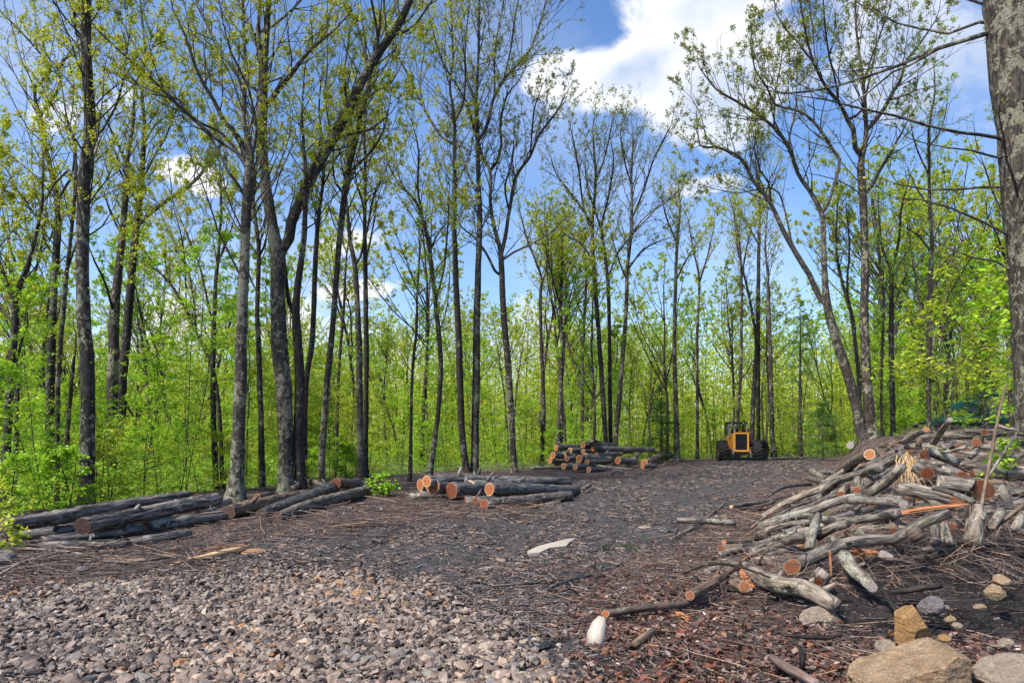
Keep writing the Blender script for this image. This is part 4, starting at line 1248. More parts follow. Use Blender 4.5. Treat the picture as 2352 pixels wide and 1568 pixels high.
def fill_woods():
    rng = np.random.default_rng(5)
    conifer(at(1518, 1040, 49), 5.4, 1.7, 'small dark green pine beside the far log heap', 1, .05)
    conifer(at(1838, 1030, 58), 13.5, 3.2, 'tall dark pine standing behind the leaning lichen trunk', 2, .12)
    conifer(at(1890, 1040, 50), 4.2, 1.9, 'low dark hemlock bush on the far edge of the landing', 3, .04)
    protos = [random_tree(60 + i, h, lf, .11, b, r, nl=nl, q=13) for i, (h, lf, b, r, nl) in enumerate((
        (19, LEAF_CROWN, .38, .16, 7), (17, LEAF_YELLOW, .32, .13, 7), (21, LEAF_CROWN, .42, .18, 6), (15, LEAF_SPRING, .28, .11, 7), (18, LEAF_YELLOW, .45, .12, 6), (13, LEAF_SPRING, .25, .09, 6)))]
    used = set(); n = 0
    spots = []
    for _ in range(6000):
        px = rng.uniform(-250, 2650); Y = rng.uniform(24, 92)
        X = (px - CX) / F * Y
        if px < 1900 and left_edge(Y) - X < 2.0: continue
        if px < 1250 and (Y < 36 or rng.random() < .35): continue
        if px >= 1900 and (Y < 33 or (X < right_edge(Y) + 2 and Y < 58)): continue
        # keep the gap of sky over the middle of the landing
        hmax = 99.0
        if 1230 < px < 1720:
            hmax = (HY - 440) / F * Y + 1.6
        elif px > 1720:
            hmax = (HY - 400) / F * Y + 1.6
        elif px > 900:
            hmax = (HY - 330) / F * Y + 1.6
        if any((X - a) ** 2 + (Y - b) ** 2 < 2.4 for a, b in spots): continue
        i = int(rng.integers(len(protos)))
        h0 = (19, 17, 21, 15, 18, 13)[i]
        sc = min(rng.uniform(.7, 1.05), hmax / h0)
        if sc < .42: continue
        spots.append((X, Y))
        z = float(terr(X, Y))
        far = Y > 55
        lab = ('slender distant tree in fresh yellow green leaf deep in the woods' if far else 'thin trunked tree in new leaf standing among the trunks beyond the logs')
        g = 'distant trees deep in the woods' if far else 'thin trees beyond the log stacks'
        if i not in used:
            used.add(i); o = protos[i]
            o.location = (X, Y, z); o.rotation_euler = (0, 0, rng.uniform(0, 6.28)); o.scale = (sc,) * 3
            tag(o, lab, 'tree', g)
        else:
            copy_thing(protos[i], (X, Y, z), rng.uniform(0, 6.28), sc, lab, g)
        n += 1
        if n >= 165: break
    # saplings
    sp = [random_sapling(80 + i, h, lf, ls, nb, q, .018, lo, reach=rc) for i, (h, lf, ls, nb, q, lo, rc) in enumerate((
        (5.0, LEAF_SPRING, 0.066, 24, 16, .12, 1.6), (3.4, LEAF_SPRING, 0.066, 20, 16, .1, 1.3), (6.5, LEAF_YELLOW, 0.066, 30, 15, .15, 1.8), (2.4, LEAF_YELLOW, 0.058, 16, 15, .1, 1.0), (8.5, LEAF_SPRING, 0.070, 34, 15, .22, 1.8), (1.5, LEAF_SPRING, 0.055, 14, 15, .08, .7)))]
    used = set(); n = 0; spots = []
    for _ in range(9000):
        px = rng.uniform(-200, 2560); Y = rng.uniform(12.5, 68) if rng.random() < .75 else rng.uniform(12.5, 28)
        X = (px - CX) / F * Y
        tl = float(left_edge(Y) - X)
        if px < 1800 and tl < 1.0: continue
        if px >= 1800 and (Y < 27 or (X < right_edge(Y) + 1 and Y < 57)): continue
        if any((X - a) ** 2 + (Y - b) ** 2 < .8 for a, b in spots): continue
        i = int(rng.choice([3, 5, 1])) if (tl < 2.6 and px < 1800 and Y < 30) else int(rng.integers(6))
        spots.append((X, Y))
        z = float(terr(X, Y)); sc = rng.uniform(.75, 1.2)
        near = Y < 30
        lab = 'bright green sapling with thin stems among the nearer trunks' if near else 'leafy bright green young tree filling the gaps between far trunks'
        g = 'saplings among the nearer trunks' if near else 'young trees between the far trunks'
        if i not in used:
            used.add(i); o = sp[i]; o.location = (X, Y, z); o.rotation_euler = (0, 0, rng.uniform(0, 6.28)); o.scale = (sc,) * 3
            tag(o, lab, 'sapling', g)
        else:
            copy_thing(sp[i], (X, Y, z), rng.uniform(0, 6.28), sc, lab, g)
        n += 1
        if n >= 285: break
    # near shrubs and saplings that frame the picture
    def one(x, y, Y, h, leaf, ls, label, seed, name='sapling', cat='sapling', nb=14, q=5, low=.2, reach=1.1, flat=.7, r=.015):
        b = at(x, y, Y); z = float(terr(b[0], b[1]))
        o = random_sapling(seed, h, leaf, ls, nb, q, r, low, name, cat, reach, flat)
        o.location = (b[0], b[1], z); tag(o, label, cat)
    one(20, 1270, 9.6, 0.62, LEAF_YELLOW, .075, 'small yellow green shrub in front of the end of the long logs', 201, 'shrub', 'shrub', 8, 4, .3, .4)
    one(-10, 1200, 12.0, 2.3, LEAF_YELLOW, .085, 'leafy yellow green sapling at the edge of the picture behind the logs', 202, nb=14, low=.15, reach=1.0)
    one(2330, 1000, 13.0, 3.6, LEAF_SPRING, .12, 'broad leaved sapling hanging bright leaves over the brush heap', 203, nb=20, q=5, low=.25, reach=1.9, flat=.85)
    one(2180, 1000, 15.5, 4.4, LEAF_YELLOW, .11, 'tall thin sapling with layered leaves behind the brush heap', 204, nb=22, q=5, low=.3, reach=1.7, flat=.85)
    one(2400, 1000, 12.0, 4.4, LEAF_SPRING, .12, 'leafy sapling crowding the foot of the huge near trunk', 205, nb=24, q=5, low=.2, reach=1.9, flat=.8)
    one(2420, 960, 17.0, 6.0, LEAF_YELLOW, .11, 'slim sapling rising past the green loader cab', 206, nb=26, q=5, low=.3, reach=1.8, flat=.8)
    one(2325, 1130, 9.5, .9, LEAF_SPRING, .07, 'little green shoot growing out of the brush heap', 207, 'shrub', 'shrub', 8, 4, .2, .5)
    one(880, 1135, 19.0, .7, LEAF_SPRING, .08, 'low bright green bush between the first logs and the red stack', 208, 'shrub', 'shrub', 12, 6, .05, .6)
    one(700, 1125, 21.5, 1.1, LEAF_YELLOW, .08, 'knee high yellow green bush beside the largest forked trunk', 209, 'shrub', 'shrub', 12, 6, .05, .8)

    # ground cover in the woods, and the far-off wood that closes the view
    mb = MB(); m = 110000
    px = rng.uniform(-300, 2650, m * 2); Y = 12 + 63 * rng.random(m * 2) ** 1.0
    X = (px - CX) / F * Y
    ok = np.where(px < 1850, left_edge(Y) - X > 1.0 + rng.random(m * 2) * 1.5, ((X > right_edge(Y) + 1) & (Y > 30)) | (Y > 57)) & (vnoise(X * .5, Y * .5, 31) > -.25)
    X, Y = X[ok], Y[ok]
    P = np.stack([X, Y, terr(X, Y) + .05 + rng.random(len(X)) ** 1.6 * np.interp(Y, [14, 30, 45, 70], [.8, 1.2, 2.4, 4.0])], -1)
    mb.leaves(P, .095, rng, 0, .1, .8, .36)
    tag(mb.build('undergrowth', LEAF_SPRING, smooth=False), kind='stuff')
    mb = MB(); N = 1500
    px = rng.uniform(-500, 2850, N); Y = rng.uniform(70, 150, N); X = (px - CX) / F * Y
    hh = np.where((px > 1200), rng.uniform(8, 19, N), rng.uniform(7, 18, N))
    Z = terr(X, Y)
    lines = np.stack([np.stack([X + rng.normal(size=N) * .5 * k, Y, Z + hh * k * 1.02], -1) for k in (0, .5, 1)], 1)
    sticks(mb, lines, .035 + .035 * rng.random(N), .015, 0, 4)
    per = 130
    t = rng.uniform(.0, 1.05, (N, per)) ** .9
    Pl = np.stack([X[:, None] + rng.normal(size=(N, per)) * 1.5, Y[:, None] + rng.normal(size=(N, per)) * 1.5, Z[:, None] + hh[:, None] * t], -1).reshape(-1, 3)
    Pl = np.repeat(Pl, 4, 0) + rng.normal(size=(len(Pl) * 4, 3)) * .30
    mb.leaves(Pl, .27, rng, 1, .2, .5, .4)
    tag(mb.build('forest', [BARK_FAR, LEAF_YELLOW], smooth=False), kind='stuff')


fill_woods()

# ------------------------------------------------------------------ logs, cut branches, planks
def cut_face(ring, centre, outward, mat, parent, origin, rng, name='cut_face'):
    ring = np.asarray(ring); s = len(ring); c = np.asarray(centre)
    o = outward * .003
    ang = np.arange(s) * 2 * math.pi / s
    mid = c + (ring - c) * .55
    V = np.vstack([ring + o, mid + o * 1.5 + outward * .002 * rng.normal(size=(s, 1)), c + o * 1.5])
    L = np.vstack([np.stack([np.cos(ang), np.sin(ang), 0 * ang], -1), np.stack([np.cos(ang) * .55, np.sin(ang) * .55, 0 * ang], -1), [[0, 0, 0]]])
    Q = [(i, (i + 1) % s, s + (i + 1) % s, s + i) for i in range(s)]
    T = [(s + i, s + (i + 1) % s, 2 * s) for i in range(s)]
    mb = MB(); mb.add(V, Q, T, 0, L)
    ob = mb.build(name, mat, parent, smooth=False, origin=origin)
    me = ob.data
    # make the normals face outward
    n = np.mean([np.array(p.normal) for p in me.polygons], axis=0)
    if n.dot(outward) < 0:
        me.flip_normals()
    return ob


def log3d(P, r, label, cat='log', group=None, bark=None, cuts=(None, None), name='log', sides=14, ridge=.09, seed=None, step=.14, wob=.012, toward=False):
    rng = np.random.default_rng(abs(hash(label)) % 10 ** 6 if seed is None else seed)
    P = np.asarray(P, float); r = np.broadcast_to(np.asarray(r, float), (len(P),))
    S = smooth_line(np.column_stack([P, r]), max(step, r.max() * .7))
    if len(S) > 3:
        S[1:-1, :3] += rng.normal(size=(len(S) - 2, 3)) * wob * S[1:-1, 3:4] * 3
    o = S[:, :3].mean(0)
    mb = MB()
    V = mb.tube(S[:, :3], S[:, 3], sides, 0, rng, ridge, caps=True)
    # knots and broken branch stubs
    if len(S) > 4 and name in ('log', 'branch'):
        Lt = np.linalg.norm(S[-1, :3] - S[0, :3])
        for _ in range(int(rng.integers(0, 2 + min(4, Lt / .5)))):
            i = int(rng.integers(1, len(S) - 2)); ax = unit(S[i + 1, :3] - S[i, :3])
            rd = rng.normal(size=3); rd[2] = abs(rd[2]); rd = unit(rd - rd.dot(ax) * ax)
            dr = unit(rd + ax * rng.uniform(-.2, .9)); rr = S[i, 3]
            q = rr * rng.uniform(.16, .34); ln = rr * rng.uniform(.35, 1.6)
            p0 = S[i, :3] + rd * rr * .6
            mb.tube([p0, p0 + dr * (rr * .4 + ln * .5), p0 + dr * (rr * .4 + ln)], [q * 1.5, q, q * .7], 7, 0, rng, .15, caps=True)
    ob = mb.build(name, bark or BARK_LOG, origin=o)
    tag(ob, label, cat, group)
    n = len(S)
    if toward:
        # chainsaw cuts are seldom square: slant the cut
        for e, (ring, c, out) in enumerate(((slice(0, sides), S[0, :3], unit(S[0, :3] - S[1, :3])), (slice((n - 1) * sides, n * sides), S[-1, :3], unit(S[-1, :3] - S[-2, :3])))):
            if cuts[e] is None: continue
            tc = unit(np.array([0, 0, H]) - c)
            if out.dot(tc) < -.05: continue
            w = 1.1
            nn = unit(out * .62 + tc * w * .62)
            if nn.dot(out) < .5: nn = unit(out * .9 + tc * .62)
            sh = -((V[ring] - c) @ nn) / nn.dot(out)
            V[ring] += sh[:, None] * out
        mb.V[0] = V
        me = ob.data
        me.vertices.foreach_set('co', (np.vstack(mb.V) - o).astype(np.float32).ravel())
        me.update()
    if cuts[0] is not None:
        cut_face(V[:sides], S[0, :3], unit(S[0, :3] - S[1, :3]), cuts[0], ob, o, rng)
    if cuts[1] is not None:
        cut_face(V[(n - 1) * sides:n * sides], S[-1, :3], unit(S[-1, :3] - S[-2, :3]), cuts[1], ob, o, rng)
    return ob


import zlib
def _seed(s):
    return zlib.crc32(s.encode()) % 10 ** 6


def log(pts, lift, label, cuts=(None, None), bark=None, cat='log', name='log', group=None, sides=14, ridge=.09, wob=.012, Y=None, toward=False, step=.14):
    """pts: (x, y, width) on the picture; each end stands lift metres above the ground"""
    if np.isscalar(lift): lift = (lift, lift)
    pts = [(*p, pts[0][2]) if len(p) == 2 else p for p in pts]
    a, b = pts[0], pts[-1]
    Ya, Yb = Y if Y is not None else (solve(a[0], a[1], lift[0], a[2] / 2), solve(b[0], b[1], lift[1], b[2] / 2))
    d = np.concatenate([[0], np.cumsum([math.hypot(q[0] - p[0], q[1] - p[1]) for p, q in zip(pts, pts[1:])])])
    t = d / d[-1]
    iy = (1 / Ya) * (1 - t) + (1 / Yb) * t
    P, r = [], []
    if Y is None and len(pts) > 2:      # nothing may sink into the ground half-way
        for i in range(1, len(pts) - 1):
            x, y, w = pts[i]
            ys = solve(x, y, (lift[0] * (1 - t[i]) + lift[1] * t[i]) * .6, w / 2)
            iy[i] = max(iy[i], 1 / ys)
    for (x, y, w), q in zip(pts, iy):
        P.append(at(x, y, 1 / q)); r.append(w / 2 / F / q)
    return log3d(P, r, label, cat, group, bark, cuts, name, sides, ridge, _seed(label + str(pts[0])), wob=wob, toward=toward, step=step)


def shards(pts, lift, label, mat=None, n=14, cat='splinter', name='splinter', group=None, Y=None, spread=.5):
    """torn wood: a bundle of flat tapering slivers along a path"""
    rng = np.random.default_rng(_seed(label))
    if np.isscalar(lift): lift = (lift, lift)
    a, b = pts[0], pts[-1]
    Ya, Yb = Y if Y is not None else (solve(a[0], a[1], lift[0], a[2] / 2), solve(b[0], b[1], lift[1], b[2] / 2))
    m = len(pts); iy = np.linspace(1 / Ya, 1 / Yb, m)
    Pm = np.array([[*at(p[0], p[1], 1 / q), p[2] / 2 / F / q] for p, q in zip(pts, iy)])
    S = smooth_line(Pm, np.linalg.norm(Pm[-1, :3] - Pm[0, :3]) / 9)
    o = S[:, :3].mean(0); mb = MB(); k = len(S)
    for i in range(n):
        i0 = int(rng.integers(0, max(1, k - 3))) if i > 3 else 0; i1 = int(rng.integers(i0 + 2, k)) if i > 3 else k - 1
        seg = S[i0:i1 + 1]
        off = rng.normal(size=3); off /= np.linalg.norm(off)
        drift = rng.normal(size=3) * .25
        t = np.linspace(0, 1, len(seg))
        P = seg[:, :3] + (off[None] + drift[None] * t[:, None]) * seg[:, 3:4] * spread
        w = seg[:, 3] * rng.uniform(.28, .6) * (1 - .75 * t if rng.random() < .5 else .25 + .75 * t) + .002
        T = unit(np.gradient(P, axis=0)); r = rng.normal(size=3)
        U = unit(np.cross(T, r)); W = np.cross(T, U)
        h = (w * rng.uniform(.25, .5))[:, None]; ww = w[:, None]
        V = np.stack([P - U * ww, P + W * h, P + U * ww, P - W * h], 1).reshape(-1, 3)
        q = np.arange(len(seg) - 1)[:, None] * 4; j = np.arange(4)[None]; j2 = (j + 1) % 4
        L = np.stack([np.tile([-.02, 0, .02, 0], len(seg)) + i, np.tile([0, .01, 0, -.01], len(seg)) + i * .3, np.repeat(t * np.linalg.norm(P[-1] - P[0]), 4)], -1)
        mb.add(V, np.stack([q + j, q + j2, q + 4 + j2, q + 4 + j], -1).reshape(-1, 4), [(0, 1, 2), (0, 2, 3), (len(V) - 4, len(V) - 2, len(V) - 3), (len(V) - 4, len(V) - 1, len(V) - 2)], 0, L)
    ob = mb.build(name, mat or SPLIT, smooth=False, origin=o)
    return tag(ob, label, cat, group)


def build_stacks():
    g = 'long oak logs stacked by the woods'
    L = log
    L([(15, 1204, 33), (140, 1186, 33), (290, 1160, 31), (430, 1139, 27)], (.28, .28), 'topmost long furrowed oak log with a slanted cut at its far end', (CUT_SHADED, CUT), group=g, sides=30, ridge=.17, step=.07)
    L([(189, 1208, 38), (300, 1188, 37), (400, 1166, 34), (497, 1147, 31)], (.16, .22), 'thick front oak log lying across the lower ones with a shaded butt', (CUT_SHADED, CUT), group=g, sides=32, ridge=.17, step=.07)  # black of the butt is shade, painted in with the dark cut-end colour
    L([(40, 1228, 27), (182, 1218, 26)], .04, 'short mossy log tucked under the topmost oak log', (CUT_SHADED, CUT_SHADED), BARK_WET, group=g, sides=18)
    L([(95, 1243, 22), (210, 1230, 24), (327, 1216, 24)], .03, 'wet grey log under the thick front oak log', (CUT_SHADED, CUT_SHADED), group=g, sides=24, ridge=.16, step=.08)
    L([(70, 1254, 20), (180, 1252, 22), (294, 1249, 23)], -.02, 'lowest log of the long stack, half sunk in the litter', (CUT_SHADED, CUT_SHADED), group=g, sides=24, ridge=.16, step=.08)
    L([(332, 1209, 29), (430, 1196, 27), (527, 1182, 22)], .0, 'short log with a dark butt pointing at the gravel beside the plank', (CUT_SHADED, CUT_PALE), group=g, sides=24, ridge=.16, step=.08)
    L([(296, 1246, 24), (360, 1238, 25), (432, 1226, 24)], -.03, 'stubby wet log lying in front of the dark butted log', (CUT_SHADED, CUT_SHADED), BARK_WET, group=g, sides=18)
    L([(458, 1178, 12), (528, 1170, 13)], .1, 'thin log end showing between the two long stacks', (None, CUT), group=g, sides=12)
    L([(499, 1160, 18), (525, 1152, 18)], .12, 'grey log stub beyond the far end of the thick front oak log', (None, CUT_PALE), group=g, sides=12)
    g = 'logs fanned out beside the flared grey trunk'
    L([(524, 1176, 33), (600, 1158, 30), (660, 1144, 26), (705, 1134, 22)], .03, 'brown furrowed log with a dark red butt facing the long stack', (CUT_SHADED, CUT), BARK_BROWN, group=g, sides=30, ridge=.17, step=.07)
    L([(600, 1178, 22), (690, 1146, 26), (768, 1117, 28)], .10, 'dark log propped up over the pale grey one', (CUT_SHADED, CUT_SHADED), BARK_WET, group=g, sides=24, ridge=.16, step=.08)
    L([(636, 1188, 24), (713, 1158, 25), (790, 1139, 25), (843, 1127, 25)], .0, 'pale grey lichen log lowest of the fanned logs', (CUT_SHADED, CUT_SHADED), BARK_GREY, group=g, sides=20, ridge=.08)
    L([(606, 1184, 9), (655, 1166, 10), (694, 1152, 10)], .06, 'thin mossy pole between the brown and the pale grey log', (None, CUT), BARK_GREY, cat='branch', name='branch', group=g, sides=10)
    L([(590, 1140, 15), (625, 1134, 14)], .05, 'short weathered log behind the flared grey trunk', (CUT_RED, None), BARK_BROWN, group=g, sides=12)
    L([(707, 1104, 14), (727, 1108, 14), (745, 1116, 13)], .20, 'broken log piece with an orange splintered top beside the round cut end', (SPLIT, None), BARK_GREY, group=g, sides=12, ridge=.2)
    L([(674, 1120, 12), (692, 1110, 11), (707, 1104, 10)], .18, 'grey broken limb leaning against the orange splintered piece', (None, SPLIT), BARK_GREY, cat='branch', name='branch', group=g, sides=10)
    Yf = 19.0; c = at(771, 1109, Yf)
    log3d([c, c + np.array([.25, 1.7, -.12])], 12 / F * Yf, 'log showing its round red cut end toward the clearing', group=g, cuts=(CUT_RED, None), bark=BARK_BROWN, sides=20, seed=77)

    g = 'red logs in the middle stack'
    L([(994, 1117, 37), (1080, 1112, 34), (1190, 1105, 28)], (.22, .10), 'biggest upper log of the middle stack with its pale ringed butt', (CUT, CUT_PALE), group=g, sides=24, ridge=.06)
    L([(980, 1105, 27), (1100, 1103, 24), (1308, 1105, 18)], (.42, .02), 'long log behind the biggest butt reaching out past the whole stack', (CUT, CUT_PALE), group=g, sides=18, ridge=.06)
    L([(965, 1113, 27), (1060, 1110, 24)], (.28, .2), 'log end at the outer top corner of the middle stack', (CUT, None), group=g, sides=18, ridge=.05)
    L([(1037, 1126, 37), (1110, 1122, 33), (1170, 1118, 30)], (.14, .10), 'thick log whose broad ragged butt hangs over the twigs', (CUT_RED, None), BARK_WET, group=g, sides=24, ridge=.07)
    L([(1077, 1119, 35), (1170, 1113, 30), (1240, 1110, 25)], (.24, .12), 'log with a scalloped double cut in the middle of the stack', (CUT, None), BARK_WET, group=g, sides=22, ridge=.07)
    L([(1124, 1123, 30), (1230, 1124, 27), (1325, 1127, 23)], (.24, .02), 'long black barked log on the near side with lichen patches', (CUT, CUT_PALE), BARK_WET, group=g, sides=22, ridge=.06)
    L([(1340, 1122, 8), (1356, 1114, 8)], (.10, .12), 'pale stub sticking out at the far tip of the black barked log', (None, CUT_PALE), BARK_GREY, group=g, sides=10)
    L([(964, 1137, 24), (1050, 1134, 22)], .02, 'small red log at the bottom outer corner of the middle stack', (CUT_RED, None), group=g, sides=16, ridge=.05)
    L([(942, 1141, 18), (1000, 1139, 16)], .0, 'half hidden grey log lying outermost by the twigs', (CUT_RED, None), BARK_GREY, group=g, sides=14, ridge=.08)
    L([(1069, 1152, 25), (1160, 1146, 22)], .0, 'bottom log with a ringed red end under the double cut log', (CUT_RED, None), BARK_WET, group=g, sides=18, ridge=.05)
    L([(1093, 1152, 23), (1180, 1146, 20)], .0, 'shaded bottom log squeezed between its two neighbours', (CUT_RED, None), BARK_WET, group=g, sides=16, ridge=.06)
    L([(1112, 1158, 26), (1220, 1147, 24), (1309, 1138, 22)], (.0, .0), 'lowest front log with a yellow scar near its far end', (CUT_RED, CUT_PALE), BARK_WET, group=g, sides=22, ridge=.06)

    # the far heap
    g = 'logs in the far heap beside the skidder track'
    rng = np.random.default_rng(8)
    far = [(1276.6, 1028, 13, 37, 'small log end standing out at the upper corner of the far heap', 2.0), (1309, 1034, 13, 37, 'log end with a yellow centre second in the upper row', 2.2),
           (1321, 1032, 9, 38, 'tiny log end beside the yellow centred one', 1.8), (1339, 1021, 14, 37.5, 'topmost log of the far heap with a ragged red end', 3.0),
           (1363, 1030, 14, 36.5, 'long top log with an orange oval end', 4.6), (1339, 1036, 12, 36.5, 'pale log end under the topmost log', 2.0),
           (1344, 1047, 14, 35.5, 'deep red round end in the middle of the far heap', 2.6), (1370, 1044, 10, 36, 'small orange end right of the deep red one', 2.2),
           (1270, 1045, 16, 36, 'pinkish round end on the outer side of the far heap', 2.4), (1293, 1046, 17, 36.5, 'log with a bright orange sunlit side and end', 2.0),
           (1302, 1053, 12, 35.8, 'small end wedged under the bright orange log', 2.0), (1330, 1053, 18, 35, 'largest pale pink end in the far heap', 2.6),
           (1263, 1058, 14, 36.5, 'lowest outer end against the green leaves', 2.0), (1294, 1070, 15, 34.2, 'red centred end on the bottom row of the far heap', 2.6),
           (1321, 1072, 14, 34.0, 'pink end in the middle of the bottom row', 2.4), (1348, 1061, 13, 34.6, 'split looking yellow end above the bottom row', 2.0),
           (1352, 1078, 14, 32.8, 'nearest bottom end with a drooping bark tip', 2.2), (1419, 1057, 16, 34.6, 'bright orange round end apart from the others', 1.6),
           (1476, 1070, 11, 33.5, 'small red end among the twigs at the far tip of the heap', 1.2)]
    for (x, y, w, Y, lab, ln) in far:
        c = at(x, y, Y); az = rng.uniform(.72, .95) if ln < 4 else .62
        e = c + np.array([math.cos(az) * ln, math.sin(az) * ln, rng.uniform(-.12, .05)])
        gz = float(terr(e[0], e[1])); r = w / 2 / F * Y
        log3d([c, (c + e) / 2, e], [r, r * .97, r * .9], lab, group=g, cuts=(CUT, None), bark=BARK_WET, sides=14, ridge=.06, seed=int(x * 7 + y))
    for pts, lift, lab, bark, ct in (
        ([(1398, 1024, 12), (1470, 1023, 11), (1559, 1021, 9)], (.95, .85), 'long straight pole lying along the top of the far heap', BARK_GREY, CUT_PALE),
        ([(1350, 1015, 9), (1380, 1017, 9), (1412, 1024, 8)], (1.15, 1.0), 'bluish bark pole slanting down from the topmost log', BARK_WET, None),
        ([(1411, 1038, 13), (1456, 1033, 13)], (.6, .7), 'short dark log under the long pole', BARK_WET, CUT),
        ([(1472, 1036, 9), (1444, 1069, 12)], (.7, .05), 'spotted grey limb leaning down the front of the far heap', BARK_GREY, None),
        ([(1480, 1063, 17), (1525, 1045, 13)], (.05, .25), 'thick brown log slanting at the far end of the heap', BARK_BROWN, CUT),
        ([(1528, 1047, 11), (1556, 1046, 10)], (.2, .2), 'dark log tip poking out beyond the thick brown one', BARK_WET, CUT),
        ([(1530, 1042, 8), (1554, 1031, 7)], (.3, .55), 'grey butt tilted up at the far tip of the heap', BARK_GREY, CUT),
        ([(1372, 1070, 9), (1410, 1074, 6), (1455, 1077, 5)], (.12, .02), 'crooked pale branch across the foot of the far heap', BARK_GREY, None),
        ([(1404, 1091, 9), (1413, 1079, 9), (1432, 1086, 6)], (.0, .1), 'little cut stump end in front of the far heap', BARK_GREY, CUT),
        ([(1482, 1081, 3), (1520, 1070, 4), (1535, 1060, 4), (1570, 1057, 3)], (.02, .05), 'curved bare stick arching over the litter by the far heap', BARK_BROWN, None),
        ([(1220, 1075, 8), (1290, 1073, 7)], (.02, .02), 'low grey log on the ground behind the middle stack', BARK_GREY, None),
        ([(1430, 1030, 8), (1500, 1034, 7), (1540, 1040, 6)], (.75, .45), 'brown pole on the back of the far heap', BARK_BROWN, None)):
        L(pts, lift, lab, (ct, ct), bark, group=g, sides=12, cat='log' if pts[0][2] > 7 else 'branch', name='log' if pts[0][2] > 7 else 'branch')


def Tp(*a):
    """points on the enlarged lower right part of the picture"""
    return [(1568 + p[0] / 3, 1045.5 + p[1] / 3, p[2] / 3) for p in a]


